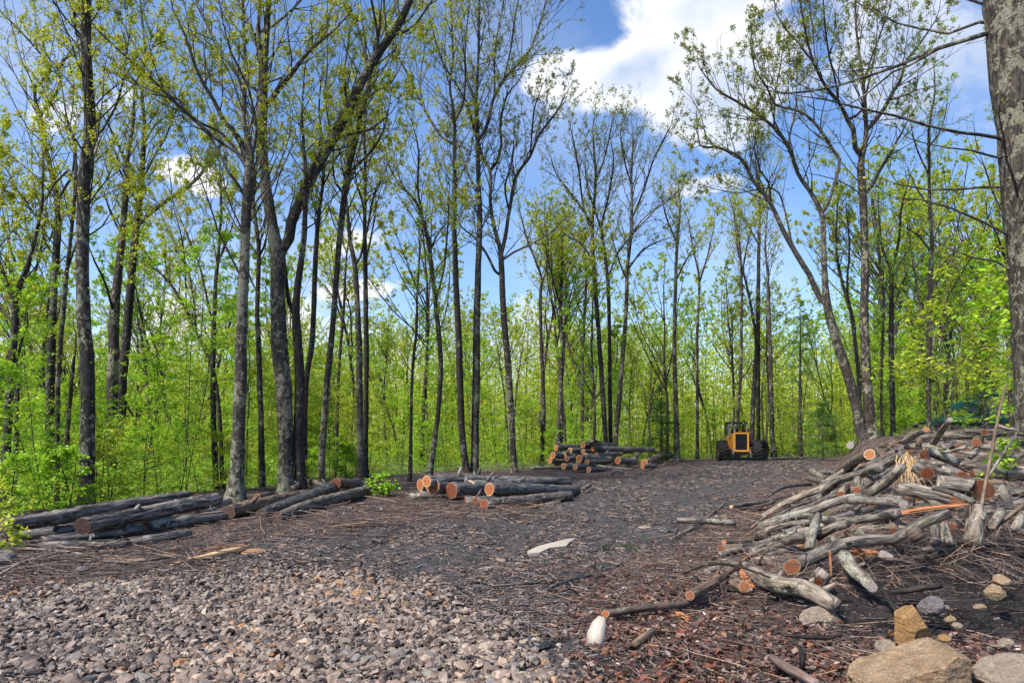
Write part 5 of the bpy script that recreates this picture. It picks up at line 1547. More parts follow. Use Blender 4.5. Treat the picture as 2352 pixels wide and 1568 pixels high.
def build_brush_heap():
    g = 'cut limbs and logs of the brush heap'
    data = [
        # points, lift, cuts, bark, label
        ([(1060, 125, 48), (1180, 45, 58), (1288, -8, 72)], (.05, .42), (None, CUT), BARK_BROWN, 'smooth curved limb pointing up with a big round orange end'),
        ([(935, 320, 40), (985, 245, 52), (1080, 170, 56), (1190, 135, 55), (1300, 95, 60), (1420, 45, 60), (1515, -5, 60)], (.05, .45), (None, None), BARK_GREY, 'long crooked pale limb climbing over the front of the heap'),
        ([(1310, 110, 56), (1370, 90, 55)], (.38, .4), (CUT_RED, None), BARK_WET, 'short log with a red end beneath the big round orange end'),
        ([(1225, 300, 62), (1330, 230, 66), (1430, 165, 68), (1515, 75, 62)], (.16, .50), (CUT_RED, None), BARK_GREY, 'greenish lichen limb rising to the tuft of straw like splinters'),
        ([(540, 495, 78), (640, 460, 72), (760, 420, 66), (930, 370, 64), (1060, 320, 60), (1170, 290, 58), (1250, 282, 55)], (.04, .16), (CUT_RED, None), BARK_GREY, 'long grey curved limb with a mossy back and a red cut end at the road'),
        ([(1150, 308, 58), (1330, 312, 60), (1520, 335, 60)], (.22, .22), (None, CUT_PALE), BARK_GREY, 'straight grey limb with lichen streaks lying level across the heap'),
        ([(790, 408, 42), (900, 425, 46), (1050, 447, 50), (1250, 440, 52), (1400, 418, 55), (1480, 402, 60)], (.16, .36), (SPLIT, None), BARK_GREY, 'bare silvery trunk that splits into an orange slab'),
        ([(520, 540, 36), (610, 510, 42), (720, 478, 42), (880, 455, 40)], (.02, .1), (CUT_RED, None), BARK_GREY, 'mossy limb just below the long grey curved one'),
        ([(715, 597, 78), (780, 565, 74), (870, 550, 66)], (.06, .12), (CUT_RED, None), BARK_GREY, 'stout short log with a dusky red face in the front of the heap'),
        ([(872, 640, 62), (895, 540, 62), (930, 412, 56)], (.14, .34), (None, None), BARK_GREY, 'grey limb lying away from the viewer across the silvery trunk'),
        ([(930, 560, 60), (1030, 500, 62), (1135, 470, 55)], (.14, .22), (None, None), BARK_GREY, 'rough grey limb beside the one lying away'),
        ([(755, 765, 106), (850, 715, 98), (1000, 655, 90), (1120, 605, 84), (1250, 582, 80), (1440, 582, 74), (1560, 520, 70), (1690, 450, 72), (1832, 395, 74)], (.05, .42), (CUT_RED, WEATHERED), BARK_GREY, 'longest stout log across the heap with a wide orange brown face'),
        ([(1562, 562, 100), (1650, 520, 95)], (.30, .32), (CUT_RED, None), BARK_BROWN, 'log showing a dark red round face under the longest stout log'),
        ([(1110, 690, 92), (1180, 790, 92), (1250, 850, 88), (1305, 905, 70)], (.12, .02), (None, CUT_PALE), BARK_GREY, 'pale grey log sloping down toward the black soil'),
        ([(915, 890, 105), (955, 835, 112), (985, 800, 108)], (.0, .08), (CUT_RED, None), BARK_GREY, 'stubby drum of a log with a red end tipped toward the ground'),
        ([(430, 760, 70), (520, 835, 105), (640, 880, 122), (800, 905, 125), (930, 965, 120), (1045, 1030, 100)], (.04, .02), (None, None), BARK_GREY, 'thick forked trunk bent like an elbow at the front of the heap'),
        ([(375, 745, 66), (300, 805, 72), (210, 875, 74), (50, 965, 62)], (.1, .0), (SPLIT, CUT_RED), BARK_BROWN, 'thinner arm of the elbow trunk with its top split open orange'),
        ([(330, 855, 78), (375, 880, 82), (425, 905, 78)], .0, (None, CUT_RED), BARK_BROWN, 'short dark log under the fork of the elbow trunk'),
        ([(265, 640, 50), (340, 632, 46), (430, 628, 44)], .0, (CUT, None), BARK_BROWN, 'small log with a pinkish end lying apart near the track'),
        ([(285, 595, 34), (400, 592, 44), (500, 570, 46), (590, 545, 44)], .03, (SPLIT, None), BARK_BROWN, 'broken brown limb with a splintered tip beside the small pink ended log'),
        ([(480, 660, 52), (580, 610, 54), (690, 575, 52)], .03, (None, None), BARK_GREY, 'grey limb tucked behind the stout short log'),
        ([(777, 308, 62), (850, 298, 58)], .14, (CUT_RED, None), BARK_GREY, 'twin of two round red ends, the one beside the road'),
        ([(903, 310, 68), (965, 285, 60)], .12, (CUT_RED, None), BARK_GREY, 'twin of two round red ends, the one under the crooked pale limb'),
        ([(335, 352, 26), (430, 338, 32), (520, 325, 32), (620, 315, 28)], .02, (SPLIT_TAN, None), BARK_GREY, 'broken pale branch jutting onto the track'),
        ([(500, 352, 20), (560, 340, 22), (630, 318, 24)], .04, (None, None), BARK_GREY, 'thin branch crossing behind the broken pale one'),
        ([(595, 278, 18), (640, 245, 22), (700, 218, 24), (790, 205, 24), (880, 198, 22)], .05, (None, None), BARK_WET, 'thin dark arched branch at the edge of the track'),
        ([(870, 158, 36), (965, 182, 38)], .12, (SPLIT_TAN, None), BARK_GREY, 'short grey stick pair, the lower piece beside the road'),
        ([(885, 108, 38), (965, 152, 42)], .18, (SPLIT_TAN, None), BARK_GREY, 'short grey stick pair, the upper piece'),
        ([(950, 112, 30), (1060, 122, 30)], .22, (None, None), BARK_GREY, 'grey stick lying behind the short pair'),
        ([(800, 262, 40), (925, 248, 36)], .08, (None, CUT_RED), BARK_BROWN, 'brown stick with a red snapped end above the twin ends'),
        ([(1200, 240, 50), (1205, 165, 50)], (.18, .2), (CUT_RED, None), BARK_GREY, 'small square looking red end in the shade of the heap'),
        ([(1090, 270, 50), (1130, 205, 46)], (.12, .15), (CUT_RED, None), BARK_GREY, 'small red end left of the square looking one'),
        ([(1340, 205, 44), (1400, 160, 44)], .2, (CUT_RED, None), BARK_GREY, 'little red end deep below the greenish lichen limb'),
        ([(1230, 245, 50), (1300, 155, 52)], .14, (None, None), BARK_GREY, 'grey limb lying between the small red ends'),
        ([(1685, 122, 82), (1600, 75, 80)], (.38, .42), (CUT_RED, None), BARK_GREY, 'round brown red end in the upper middle of the heap'),
        ([(1897, 55, 56), (1800, 15, 62), (1700, -25, 66)], (.35, .52), (CUT_RED, None), BARK_WET, 'dark tapering log pointing down toward the mossy butt'),
        ([(1922, 142, 70), (1850, 110, 72), (1790, 92, 70)], (.3, .34), (CUT_RED, None), BARK_WET, 'blue grey log with a shaded red end beside the big butt'),
        ([(2065, 235, 140), (1950, 205, 120), (1750, 185, 98)], (.12, .2), (CUT_RED, None), BARK_GREY, 'mossy log with the largest dark red butt in the heap'),
        ([(1890, 300, 86), (1760, 270, 92), (1620, 245, 96), (1500, 222, 92)], (.16, .22), (SPLIT, None), BARK_GREY, 'mossy log cut on a long slant showing bright orange wood'),
        ([(1728, 222, 36), (1870, 262, 40), (2010, 322, 38)], (.42, .3), (None, None), BARK_GREY, 'bare grey pole lying over the slant cut log'),
        ([(2035, 360, 96), (2020, 480, 108), (1990, 610, 122)], (.36, .0), (CUT_PALE, None), BARK_GREY, 'pale upright stump like log standing behind the black soil'),
        ([(1740, 480, 52), (1738, 600, 58)], (.2, .06), (None, None), BARK_GREY, 'grey limb pointing down beside the pale upright log'),
        ([(1800, 478, 52), (1845, 610, 50)], (.2, .04), (None, None), BARK_GREY, 'second grey limb pointing down, nearer the pale upright log'),
        ([(1655, 655, 34), (1750, 640, 50), (1800, 500, 40)], (.04, .16), (None, None), BARK_GREY, 'bent grey limb at the foot of the longest log'),
        ([(1452, 525, 48), (1462, 440, 42)], (.22, .28), (CUT_RED, None), BARK_BROWN, 'orange brown stub peeled of bark below the orange slab'),
        ([(2000, 612, 30), (2120, 520, 32), (2240, 425, 34), (2360, 335, 36)], (.06, .32), (None, None), BARK_BROWN, 'dark slim pole slanting up out of the black soil'),
        ([(2240, 320, 62), (2210, 210, 62)], (.25, .35), (CUT_PALE, None), BARK_GREY, 'blackened grey limb hanging at the outer side of the heap'),
        ([(2352, 400, 60), (2290, 500, 58)], (.25, .2), (None, None), BARK_GREY, 'rounded grey limb at the edge of the picture'),
        ([(2120, 500, 56), (2200, 380, 58)], (.22, .3), (None, None), BARK_GREY, 'greyish pink limb behind the slim slanting pole'),
        ([(1340, 872, 30), (1400, 960, 32), (1490, 1098, 28)], (.12, .02), (None, None), BARK_ROOT, 'thin black root hanging over the soil bank'),
        ([(1385, 940, 34), (1520, 935, 40), (1650, 912, 42), (1790, 895, 38)], (.06, .1), (None, None), BARK_ROOT, 'thick black root lying along the soil bank'),
        ([(615, 1392, 56), (740, 1470, 64), (930, 1575, 66)], .02, (WEATHERED, None), WEATHERED, 'weathered brown stick at the bottom edge among red leaves'),
        ([(822, 1475, 36), (826, 1390, 36), (812, 1295, 30)], (.0, .12), (None, WEATHERED), BARK_ROOT, 'short dark stake standing in the leaf litter'),
        ([(-40, 448, 40), (120, 452, 42), (250, 460, 42), (362, 465, 38)], .01, (None, CUT_PALE), BARK_WET, 'dark wet log lying alone at the edge of the muddy track'),
        ([(-530, 1088, 48), (-260, 1052, 54), (0, 1025, 50), (170, 970, 34)], .01, (CUT, None), BARK_BROWN, 'long brown pole lying on the litter in front of the heap'),
        ([(0, 815, 14), (130, 765, 18), (260, 745, 20), (420, 775, 18), (600, 840, 14)], (.02, .16), (None, None), BARK_ROOT, 'thin dark whip curving across the split orange fork'),
        ([(470, 500, 14), (560, 430, 18), (660, 375, 16), (740, 345, 12)], (.03, .2), (None, None), BARK_BROWN, 'slender stick crossing the twin ends'),
        ([(680, 1235, 20), (850, 1250, 30), (1000, 1255, 32), (1100, 1235, 18)], .03, (None, None), BARK_ROOT, 'muddy black branch under the tan boulder'),
    ]
    for (pts, lift, cuts, bark, lab) in data:
        w = max(p[2] for p in pts)
        kind = 'log' if w >= 58 else 'branch'
        if 'root' in lab.split() : kind = 'root'
        log(Tp(*pts), (lift + .06 if np.isscalar(lift) else (lift[0] + .07, lift[1] + .12)), lab, cuts, bark, cat=kind, name=kind, group=g, sides=22 if w > 90 else 16 if w > 45 else 10, ridge=.075, wob=.022, toward=True, step=.12)
    # upper back of the heap, seen against the woods
    def U(*a): return [(2074.6 + p[0] * .2062, 964.6 + p[1] * .2062, p[2] * .2062) for p in a]
    up = [([(260, 105, 62), (120, 170, 66), (0, 240, 66)], (1.0, .6), (SPLIT, None), BARK_GREY, 'mossy log with a fresh orange hinge at its raised end against the woods'),
          ([(520, -5, 56), (430, 120, 66), (335, 265, 72)], (1.1, .45), (CUT_PALE, None), BARK_GREY, 'grey lichen pole standing up steeply before the green loader'),
          ([(30, 300, 56), (230, 292, 60), (460, 335, 50)], (.5, .5), (None, None), BARK_GREY, 'blackish limb lying level at the crest of the heap'),
          ([(247, 378, 108), (260, 330, 104)], (.42, .44), (CUT, None), BARK_BROWN, 'round orange end at the crest, right of the straw like splinters'),
          ([(380, 360, 34), (540, 345, 40), (700, 295, 44)], (.6, .7), (None, None), BARK_GREY, 'smooth olive limb near the crest'),
          ([(580, 345, 40), (700, 365, 46), (810, 375, 46)], (.5, .5), (CUT_RED, None), BARK_GREY, 'grey limb with a reddish tip under the olive one'),
          ([(740, 420, 60), (850, 310, 62)], (.4, .5), (None, None), BARK_GREY, 'ash grey limb slanting at the crest'),
          ([(815, 245, 92), (830, 205, 88)], (.6, .6), (CUT_RED, None), BARK_BROWN, 'dull red end at the crest below the green cab'),
          ([(1045, 215, 40), (1150, 240, 44), (1260, 190, 40)], (.5, .6), (None, None), BARK_GREY, 'curved bare grey limb on the crest by the huge trunk'),
          ([(670, 110, 44), (760, 120, 44), (860, 150, 40)], (.75, .7), (None, None), BARK_GREY, 'pale smooth limb on the crest in front of the loader'),
          ([(180, 200, 58), (170, 300, 62)], (.7, .55), (None, None), BARK_BROWN, 'brown barked stub under the fresh orange hinge'),
          ([(-60, 250, 24), (100, 243, 24), (420, 225, 20), (620, 195, 20), (900, 180, 20), (1150, 160, 18), (1345, 178, 16)], (.65, .75), (None, None), BARK_ROOT, 'long thin dark whip lying across the whole crest'),
          ([(980, 60, 18), (1100, 95, 18), (1345, 130, 16)], (.9, .8), (None, None), BARK_ROOT, 'thin dark whip beside the brown stem at the crest'),
          ([(1060, 60, 40), (1200, 110, 50), (1345, 150, 56)], (.6, .5), (None, None), BARK_GREY, 'pale limb behind the curved bare one'),
          ([(1110, 440, 50), (1230, 420, 60), (1345, 380, 60)], (.35, .35), (None, None), BARK_GREY, 'brown grey limb under the little green shoot')]
    for (pts, lift, cuts, bark, lab) in up:
        k = 'log' if max(p[2] for p in pts) > 57 else 'branch'
        log(U(*pts), (lift[0] + .03, lift[1] + .05), lab, cuts, bark, cat=k, name=k, group=g, sides=14, ridge=.07, wob=.02, toward=True)
    # split pieces
    shards(Tp((1440, 408, 34), (1620, 378, 50), (1800, 352, 50), (1962, 338, 44)), (.44, .48), 'long split slab of bright orange wood at the end of the silvery trunk', SPLIT, 16, 'slab', 'slab', g, spread=.45)
    shards(Tp((388, 725, 30), (410, 800, 62), (450, 860, 58), (492, 905, 20)), (.22, .05), 'torn orange face in the fork of the elbow trunk', SPLIT, 16, group=g)
    shards(Tp((405, 728, 26), (480, 690, 40), (600, 672, 22)), (.18, .1), 'orange splinter pointing away from the elbow trunk', SPLIT, 10, group=g)
    shards(Tp((1115, 510, 12), (1150, 575, 40), (1215, 640, 46), (1280, 690, 20)), (.5, .1), 'upright jagged orange splinter torn on the longest stout log', SPLIT, 16, group=g)
    shards(Tp((1170, 650, 70), (1260, 680, 80), (1340, 672, 26)), (.16, .1), 'ragged mass of orange torn wood below the upright splinter', SPLIT, 26, group=g)
    shards(Tp((1012, 655, 16), (1018, 740, 22), (1025, 880, 14)), (.35, .02), 'thin orange splinter standing before the drum like log', SPLIT, 5, group=g)
    # pale round slice facing the sky
    Y = solve(2036, 1275, .05); c = at(2036, 1272, Y)
    log3d([c, c + np.array([-.01, .02, -.05])], .075, 'pale round slice of wood lying face up on the heap', 'slice', g, BARK_GREY, (CUT_PALE, None), 'slice', 18, .04, 5)
    # broken straw like splinters at the crest
    rng = np.random.default_rng(3); c = at(2078, 1048, solve(2078, 1062, .5))
    mb = MB()
    A = np.repeat(c[None], 46, 0) + rng.normal(size=(46, 3)) * .04
    D = np.stack([rng.normal(size=46) * .5, -.35 + rng.normal(size=46) * .25, -.9 - rng.random(46) * .4], -1)
    Ln = rng.uniform(.15, .5, 46)[:, None]
    lines = np.stack([A, A + D * Ln * .5, A + D * Ln + rng.normal(size=(46, 3)) * .03], 1)
    sticks(mb, lines, .006, .003, 0, 4)
    tag(mb.build('splinter', SPLIT_TAN), 'tuft of straw coloured shredded wood hanging at the crest', 'splinter', g)
    # the thin stem that stands in front of the heap
    log([(2240, 1245, 8), (2262, 1120, 8), (2285, 1000, 7), (2300, 925, 6), (2312, 880, 4)], (.05, 1.6), 'thin bare sapling stem leaning up in front of the heap and the loader', (None, None), BARK_BROWN, cat='stem', name='stem', sides=8, Y=(8.2, 8.6))
    log([(2190, 1230, 5), (2260, 1110, 6), (2345, 980, 5)], (.1, 1.5), 'fine grey whip leaning out over the heap beside the thin stem', (None, None), BARK_GREY, cat='stem', name='stem', sides=6, Y=(8.4, 9.2))
    # nameless cut limbs that fill the heap
    n = 0
    for _ in range(4000):
        Y = rng.uniform(8.2, 18)
        X = right_edge(Y) + .25 + rng.uniform(0, 1) ** .9 * min(6.5, .78 * Y - right_edge(Y) + .3)
        px = CX + F * X / Y
        if px > 2420 or (Y < 8.6 and px > 1930): continue
        L_ = rng.uniform(.5, 2.3); az = rng.choice([rng.normal(.35, .5), rng.normal(2.3, .5), rng.uniform(0, 3.14)])
        r = rng.choice([rng.uniform(.012, .03), rng.uniform(.025, .055), rng.uniform(.045, .08)], p=[.22, .42, .36])
        d = np.array([math.cos(az), math.sin(az)]) * L_ / 2
        p0, p1 = np.array([X, Y]) - d, np.array([X, Y]) + d
        if p0[0] < right_edge(p0[1]) - .2 or p1[0] < right_edge(p1[1]) - .2: continue
        lf = rng.uniform(-.12, .01) if Y < 12 else rng.uniform(-.08, .10)
        z0, z1 = float(terr(*p0)) + r + lf + rng.uniform(-.05, .12), float(terr(*p1)) + r + lf + rng.uniform(-.05, .12)
        a, b = np.array([*p0, z0]), np.array([*p1, z1])
        mid = (a + b) / 2 + np.array([rng.normal() * .06 * L_, rng.normal() * .06 * L_, rng.uniform(0, .04)]); mid[2] = max(mid[2], float(terr(mid[0], mid[1])) + r * .8)
        bark = [BARK_GREY, BARK_BROWN, BARK_WET, BARK_GREY][int(rng.integers(4))]
        thick = r > .045
        cf = (CUT_RED if rng.random() < .6 else CUT) if thick else None
        lab = ('short cut log end buried among the limbs of the brush heap' if thick else 'thin cut branch tangled among the limbs of the brush heap')
        log3d([a, mid, b], [r, r * .9, r * .75], lab, 'log' if thick else 'branch', 'cut log ends buried in the brush heap' if thick else 'thin cut branches in the brush heap', bark, (cf, None), 'log' if thick else 'branch', 10 if thick else 7, .08, int(rng.integers(10 ** 6)))
        n += 1
        if n >= 390: break


def build_loose_wood():
    log([(392, 1297, 7), (470, 1280, 13), (562, 1258, 12)], .01, 'long split plank of fresh tan wood pointing at the long oak logs', (None, None), SPLIT_TAN, cat='plank', name='plank', sides=5, ridge=.5, step=.3)
    shards([(505, 1273, 5), (540, 1262, 5), (575, 1250, 4)], .01, 'thin splinter beside the sawdust near the tan plank', SPLIT_TAN, 4)
    shards([(440, 1266, 4), (500, 1257, 5), (560, 1249, 4)], .03, 'narrow tan splinter behind the split plank', SPLIT, 6)
    log([(235, 1289, 6), (320, 1288, 8), (410, 1276, 6)], .01, 'brown stick lying on the mud in front of the stubby wet log', (None, None), BARK_BROWN, cat='branch', name='branch', sides=8)
    log([(60, 1258, 5), (150, 1266, 6), (235, 1282, 5)], .04, 'long twig reaching from the little shrub toward the plank', (None, None), BARK_GREY, cat='branch', name='branch', sides=7)
    log([(0, 1318, 6), (60, 1287, 6), (125, 1268, 5)], .03, 'grey stick at the edge of the picture below the little shrub', (None, None), BARK_GREY, cat='branch', name='branch', sides=7)
    # pale slab in the mud, an outline with thickness
    out = [(1211, 1268), (1236, 1256), (1268, 1248), (1300, 1240), (1322, 1238), (1308, 1247), (1300, 1256), (1262, 1260), (1240, 1271), (1216, 1273)]
    P = [at(x, y, solve(x, y, .02)) for x, y in out]
    P = np.array(P); n = len(P)
    c = P.mean(0); V = np.vstack([P + [0, 0, .02], P - [0, 0, .06], [c + [0, 0, .035]]])
    Q = [(i, (i + 1) % n, n + (i + 1) % n, n + i) for i in range(n)]; T = [(i, (i + 1) % n, 2 * n) for i in range(n)]
    mb = MB(); mb.add(V, Q, T)
    tag(mb.build('slab', SPLIT_CREAM, origin=c, smooth=False), 'flat pale cream slab half sunk in the muddy track', 'slab')
    # light broken chunk near the bottom
    rng = np.random.default_rng(4)
    b = ground(1372, 1482)
    log3d([b + [-.01, 0, -.03], b + [.0, .03, .07], b + [.03, .06, .15], b + [.05, .08, .2]], [.07, .065, .05, .025], 'light broken chunk of wood standing in the wet litter', 'chunk', None, SPLIT_CREAM, (None, None), 'chunk', 8, .55, 3)
    shards([(1548, 1403, 10), (1556, 1412, 30), (1572, 1420, 24), (1580, 1428, 8)], .01, 'orange root like splinter beside the long brown pole', SPLIT, 12)
    log([(1455, 1480, 16), (1480, 1462, 20), (1500, 1450, 18)], .02, 'dark bent stick with a bare tip near the light chunk', (None, SPLIT), BARK_BROWN, cat='branch', name='branch', sides=8)
    log([(1430, 1440, 6), (1500, 1445, 8), (1568, 1452, 6)], .02, 'thin forked stick in front of the long brown pole', (None, None), BARK_BROWN, cat='branch', name='branch', sides=7)
    log([(1262, 1347, 6), (1310, 1331, 8), (1350, 1322, 6), (1420, 1297, 5)], .02, 'dark crooked branch on the mud at the edge of the litter', (None, None), BARK_WET, cat='branch', name='branch', sides=7)
    log([(1130, 1345, 5), (1200, 1340, 6), (1280, 1334, 5)], .01, 'thin wet branch lying across the end of the gravel', (None, None), BARK_WET, cat='branch', name='branch', sides=7)
    log([(1540, 1238, 5), (1600, 1205, 5), (1668, 1152, 4)], .05, 'slim stick in the litter beside the lone wet log', (None, None), BARK_GREY, cat='branch', name='branch', sides=7)
    log([(1548, 1232, 6), (1549, 1226, 8), (1556, 1212, 6)], .0, 'tiny dark stub by the lone wet log', (None, None), BARK_WET, cat='branch', name='branch', sides=7)
    # lone poles beside the skidder
    log([(1775, 1030, 6), (1800, 1040, 6), (1840, 1052, 5)], (.35, .02), 'peeled pole slanting down beside the skidder', (None, None), BARK_BROWN, cat='log', name='log', sides=8)
    log([(1770, 1053, 5), (1800, 1052, 5), (1860, 1050, 4)], .02, 'thin pole flat on the ground right of the skidder', (None, None), BARK_GREY, cat='branch', name='branch', sides=8)
    log3d([at(1953, 1022, 24), at(1956, 1021, 25)], .13, 'pale cut block lying at the foot of the leaning lichen trunk', 'log', None, BARK_GREY, (CUT_PALE, None), 'log', 14, .05, 9)


build_stacks()
build_brush_heap()
build_loose_wood()

# ------------------------------------------------------------------ skidder and loader
def Rz(a):
    c, s = math.cos(a), math.sin(a)
    return np.array([[c, -s, 0], [s, c, 0], [0, 0, 1.]])


def Ry(a):
    c, s = math.cos(a), math.sin(a)
    return np.array([[c, 0, s], [0, 1, 0], [-s, 0, c]])


def Rx(a):
    c, s = math.cos(a), math.sin(a)
    return np.array([[1, 0, 0], [0, c, -s], [0, s, c]])


def bev(o, w=.015):
    m = o.modifiers.new('bevel', 'BEVEL'); m.width = w; m.segments = 2; m.limit_method = 'ANGLE'
    return o


def wheel(parent, c, R, W, M):
    """axle along local x of M"""
    mb = MB()
    prof = [(R * .55, -W * .42), (R * .80, -W * .5), (R * .93, -W * .47), (R * .96, -W * .3), (R * .97, 0), (R * .96, W * .3), (R * .93, W * .47), (R * .80, W * .5), (R * .55, W * .42), (R * .52, 0), (R * .55, -W * .42)]
    mb.lathe(prof, M, c, 36)
    for k in range(20):
        for s in (-1, 1):
            a = (k + (.5 if s > 0 else 0)) * 2 * math.pi / 20
            B = M @ Rx(a) @ Rz(s * .45)
            mb.box(np.asarray(c) + M @ Rx(a) @ np.array([s * W * .25, 0, R * .985]), (W * .55, .075, .085), B)
    w = mb.build('wheel', RUBBER, parent, smooth=False)
    mb = MB()
    mb.lathe([(.02, W * .12), (R * .22, W * .14), (R * .24, W * .22), (R * .30, W * .20), (R * .46, W * .10), (R * .53, W * .40), (R * .56, W * .44)], M, c, 28)
    mb.lathe([(R * .56, -W * .44), (R * .53, -W * .40), (R * .46, -W * .1), (.02, -W * .1)], M, c, 28)
    mb.build('rim', RUST, w, smooth=False)
    return w


def build_skidder():
    Y = 50.0
    b = at(1693, 1056, Y); b[2] = float(terr(b[0], b[1])) - .03
    root = empty('skidder', b, 'yellow log skidder with a black grille and big lugged tyres on the muddy track', 'skidder', rz=math.radians(-9))
    I = np.eye(3)
    # front half: x across, -y toward the viewer
    mb = MB()
    mb.box((-.02, -.95, 1.42), (1.0, 1.5, 1.22)); mb.box((.34, -.5, 1.55), (.55, .9, 1.0))
    bev(mb.build('hood', YELLOW, root, smooth=False), .03)
    mb = MB()
    for (c, s) in (((-.46, -1.74, 1.42), (.12, .10, 1.36)), ((.46, -1.74, 1.42), (.12, .10, 1.36)), ((0, -1.74, 2.05), (.80, .10, .11)), ((0, -1.74, .80), (.80, .10, .13))):
        mb.box(c, s)
    bev(mb.build('grille_frame', YELLOW, root, smooth=False), .012)
    mb = MB(); mb.box((0, -1.715, 1.42), (.80, .05, 1.13))
    for k in range(13):
        mb.box((0, -1.755, .92 + k * .083), (.80, .05, .022), Rx(.5))
    mb.build('grille', BLACKP, root, smooth=False)
    mb = MB(); mb.box((.0, -.55, .72), (.8, 2.2, .45)); mb.box((0, -.75, .75), (2.2, .4, .34))
    bev(mb.build('front_frame', RUST, root, smooth=False))
    # blade with arms
    mb = MB()
    n = 6; prof = [(-2.34 + .10 * math.sin(math.pi * i / (n - 1)) * 1.0, .03 + .30 * i / (n - 1)) for i in range(n)]
    for i in range(n - 1):
        (y0, z0), (y1, z1) = prof[i], prof[i + 1]
        a = math.atan2(-(y1 - y0), z1 - z0)
        mb.box((0, (y0 + y1) / 2, (z0 + z1) / 2), (2.75, .05, .085), Rx(a))
    mb.box((0, -2.33, .35), (2.75, .07, .05)); mb.box((0, -2.38, .06), (2.75, .05, .14))
    bl = mb.build('blade', BLACKP, root, smooth=False)
    mb = MB()
    for s in (-1, 1):
        mb.box((s * .62, -1.85, .48), (.13, 1.0, .16), Rx(-.12))
    mb.build('blade_arm', BLACKP, bl, smooth=False)
    for s in (-1, 1):
        mb = MB(); mb.tube([(s * .58, -1.55, 1.0), (s * .58, -1.95, .75), (s * .58, -2.25, .32)], .045, 10); mb.build('hydraulic_ram', STEEL, bl)
    wheel(root, (-1.16, -.75, .76), .77, .66, I)
    wheel(root, (1.16, -.75, .76), .77, .66, I)
    # cab: posts, roof, screen, seat
    mb = MB()
    mb.box((0, .55, 2.86), (1.36, 1.55, .07)); mb.box((0, .55, 2.80), (1.26, 1.45, .07)); mb.box((0, -.22, 2.84), (1.40, .09, .12)); mb.box((0, 1.32, 2.84), (1.40, .09, .12))
    bev(mb.build('cab_roof', BLACKP, root, smooth=False), .02)
    for (x0, y0, x1, y1) in ((-.62, -.42, -.60, -.18), (.62, -.42, .60, -.18), (-.64, 1.25, -.62, 1.25), (.64, 1.25, .62, 1.25)):
        mb = MB(); mb.tube([(x0, y0, 1.75), ((x0 + x1) / 2, (y0 + y1) / 2, 2.3), (x1, y1, 2.84)], .055, 8)
        mb.build('cab_post', STEEL if y0 < 0 else BLACKP, root)
    mb = MB()
    for k in range(12):
        mb.box((-.58 + k * .105, 1.26, 2.28), (.014, .014, 1.0))
    for k in range(9):
        mb.box((0, 1.262, 1.86 + k * .11), (1.2, .014, .014))
    for s in (-.62, .62):
        for k in range(8):
            mb.box((s, .0 + k * .16, 2.28), (.014, .014, 1.0))
        for k in range(7):
            mb.box((s, .55, 1.86 + k * .14), (.014, 1.35, .014))
    mb.build('cab_screen', BLACKP, root, smooth=False)
    mb = MB(); mb.box((0, .8, 1.72), (.55, .5, .14)); mb.box((0, 1.05, 2.05), (.52, .12, .62), Rx(-.12))
    bev(mb.build('seat', BLACKP, root, smooth=False), .04)
    mb = MB(); mb.box((0, .5, 1.3), (1.3, 1.6, .6)); mb.box((.66, .25, 1.45), (.10, 1.2, .9)); mb.box((-.66, .25, 1.45), (.10, 1.2, .9))
    bev(mb.build('cab_floor', YELLOW, root, smooth=False), .03)
    mb = MB(); mb.tube([(-.36, -1.15, 2.0), (-.36, -1.15, 2.4), (-.37, -1.12, 2.62)], .05, 10); mb.tube([(-.36, -1.15, 2.03), (-.36, -1.15, 2.30)], .085, 12, caps=True)
    mb.build('exhaust', STEEL, root)
    for s in (-.42, .42):
        mb = MB(); mb.lathe([(.0, -.05), (.07, -.05), (.085, .03), (.08, .05), (0, .045)], Rz(-math.pi / 2), (s, -.27, 2.74), 14)
        mb.build('headlight', STEEL, root)
    mb = MB(); mb.box((.72, -.95, 1.05), (.28, .5, .08)); mb.box((.72, -1.2, .85), (.28, .06, .4)); mb.box((.72, -.7, .85), (.28, .06, .4)); mb.box((.74, -1.15, .6), (.24, .3, .05))
    bev(mb.build('step', YELLOW, root, smooth=False), .01)
    mb = MB(); mb.tube([(.66, -.35, 1.7), (.70, -.1, 2.15), (.70, .55, 2.2), (.68, 1.1, 1.75)], .022, 8); mb.build('hand_rail', YELLOW, root)
    # rear half, swung round at the articulation
    A = Rz(math.radians(-43)); piv = np.array([0, 1.35, 0])
    def rr(p): return A @ np.asarray(p, float) + piv
    mb = MB()
    mb.box(rr((0, 1.2, .95)), (1.0, 2.4, .75), A); mb.box(rr((0, .4, 1.5)), (.9, .7, .5), A)
    bev(mb.build('rear_frame', YELLOW, root, smooth=False), .03)
    mb = MB()
    for s in (-.48, .48):
        mb.box(rr((s, 1.7, 1.75)), (.14, .22, 1.3), A @ Rx(-.2))
    mb.box(rr((0, 1.85, 2.32)), (1.1, .2, .2), A); mb.lathe([(.0, -.35), (.16, -.35), (.16, .35), (0, .35)], A, rr((0, 1.2, 1.6)), 14)
    mb.build('arch', RUST, root, smooth=False)
    wheel(root, rr((-1.16, 1.6, .78)), .77, .66, A)
    wheel(root, rr((1.16, 1.6, .78)), .77, .66, A)


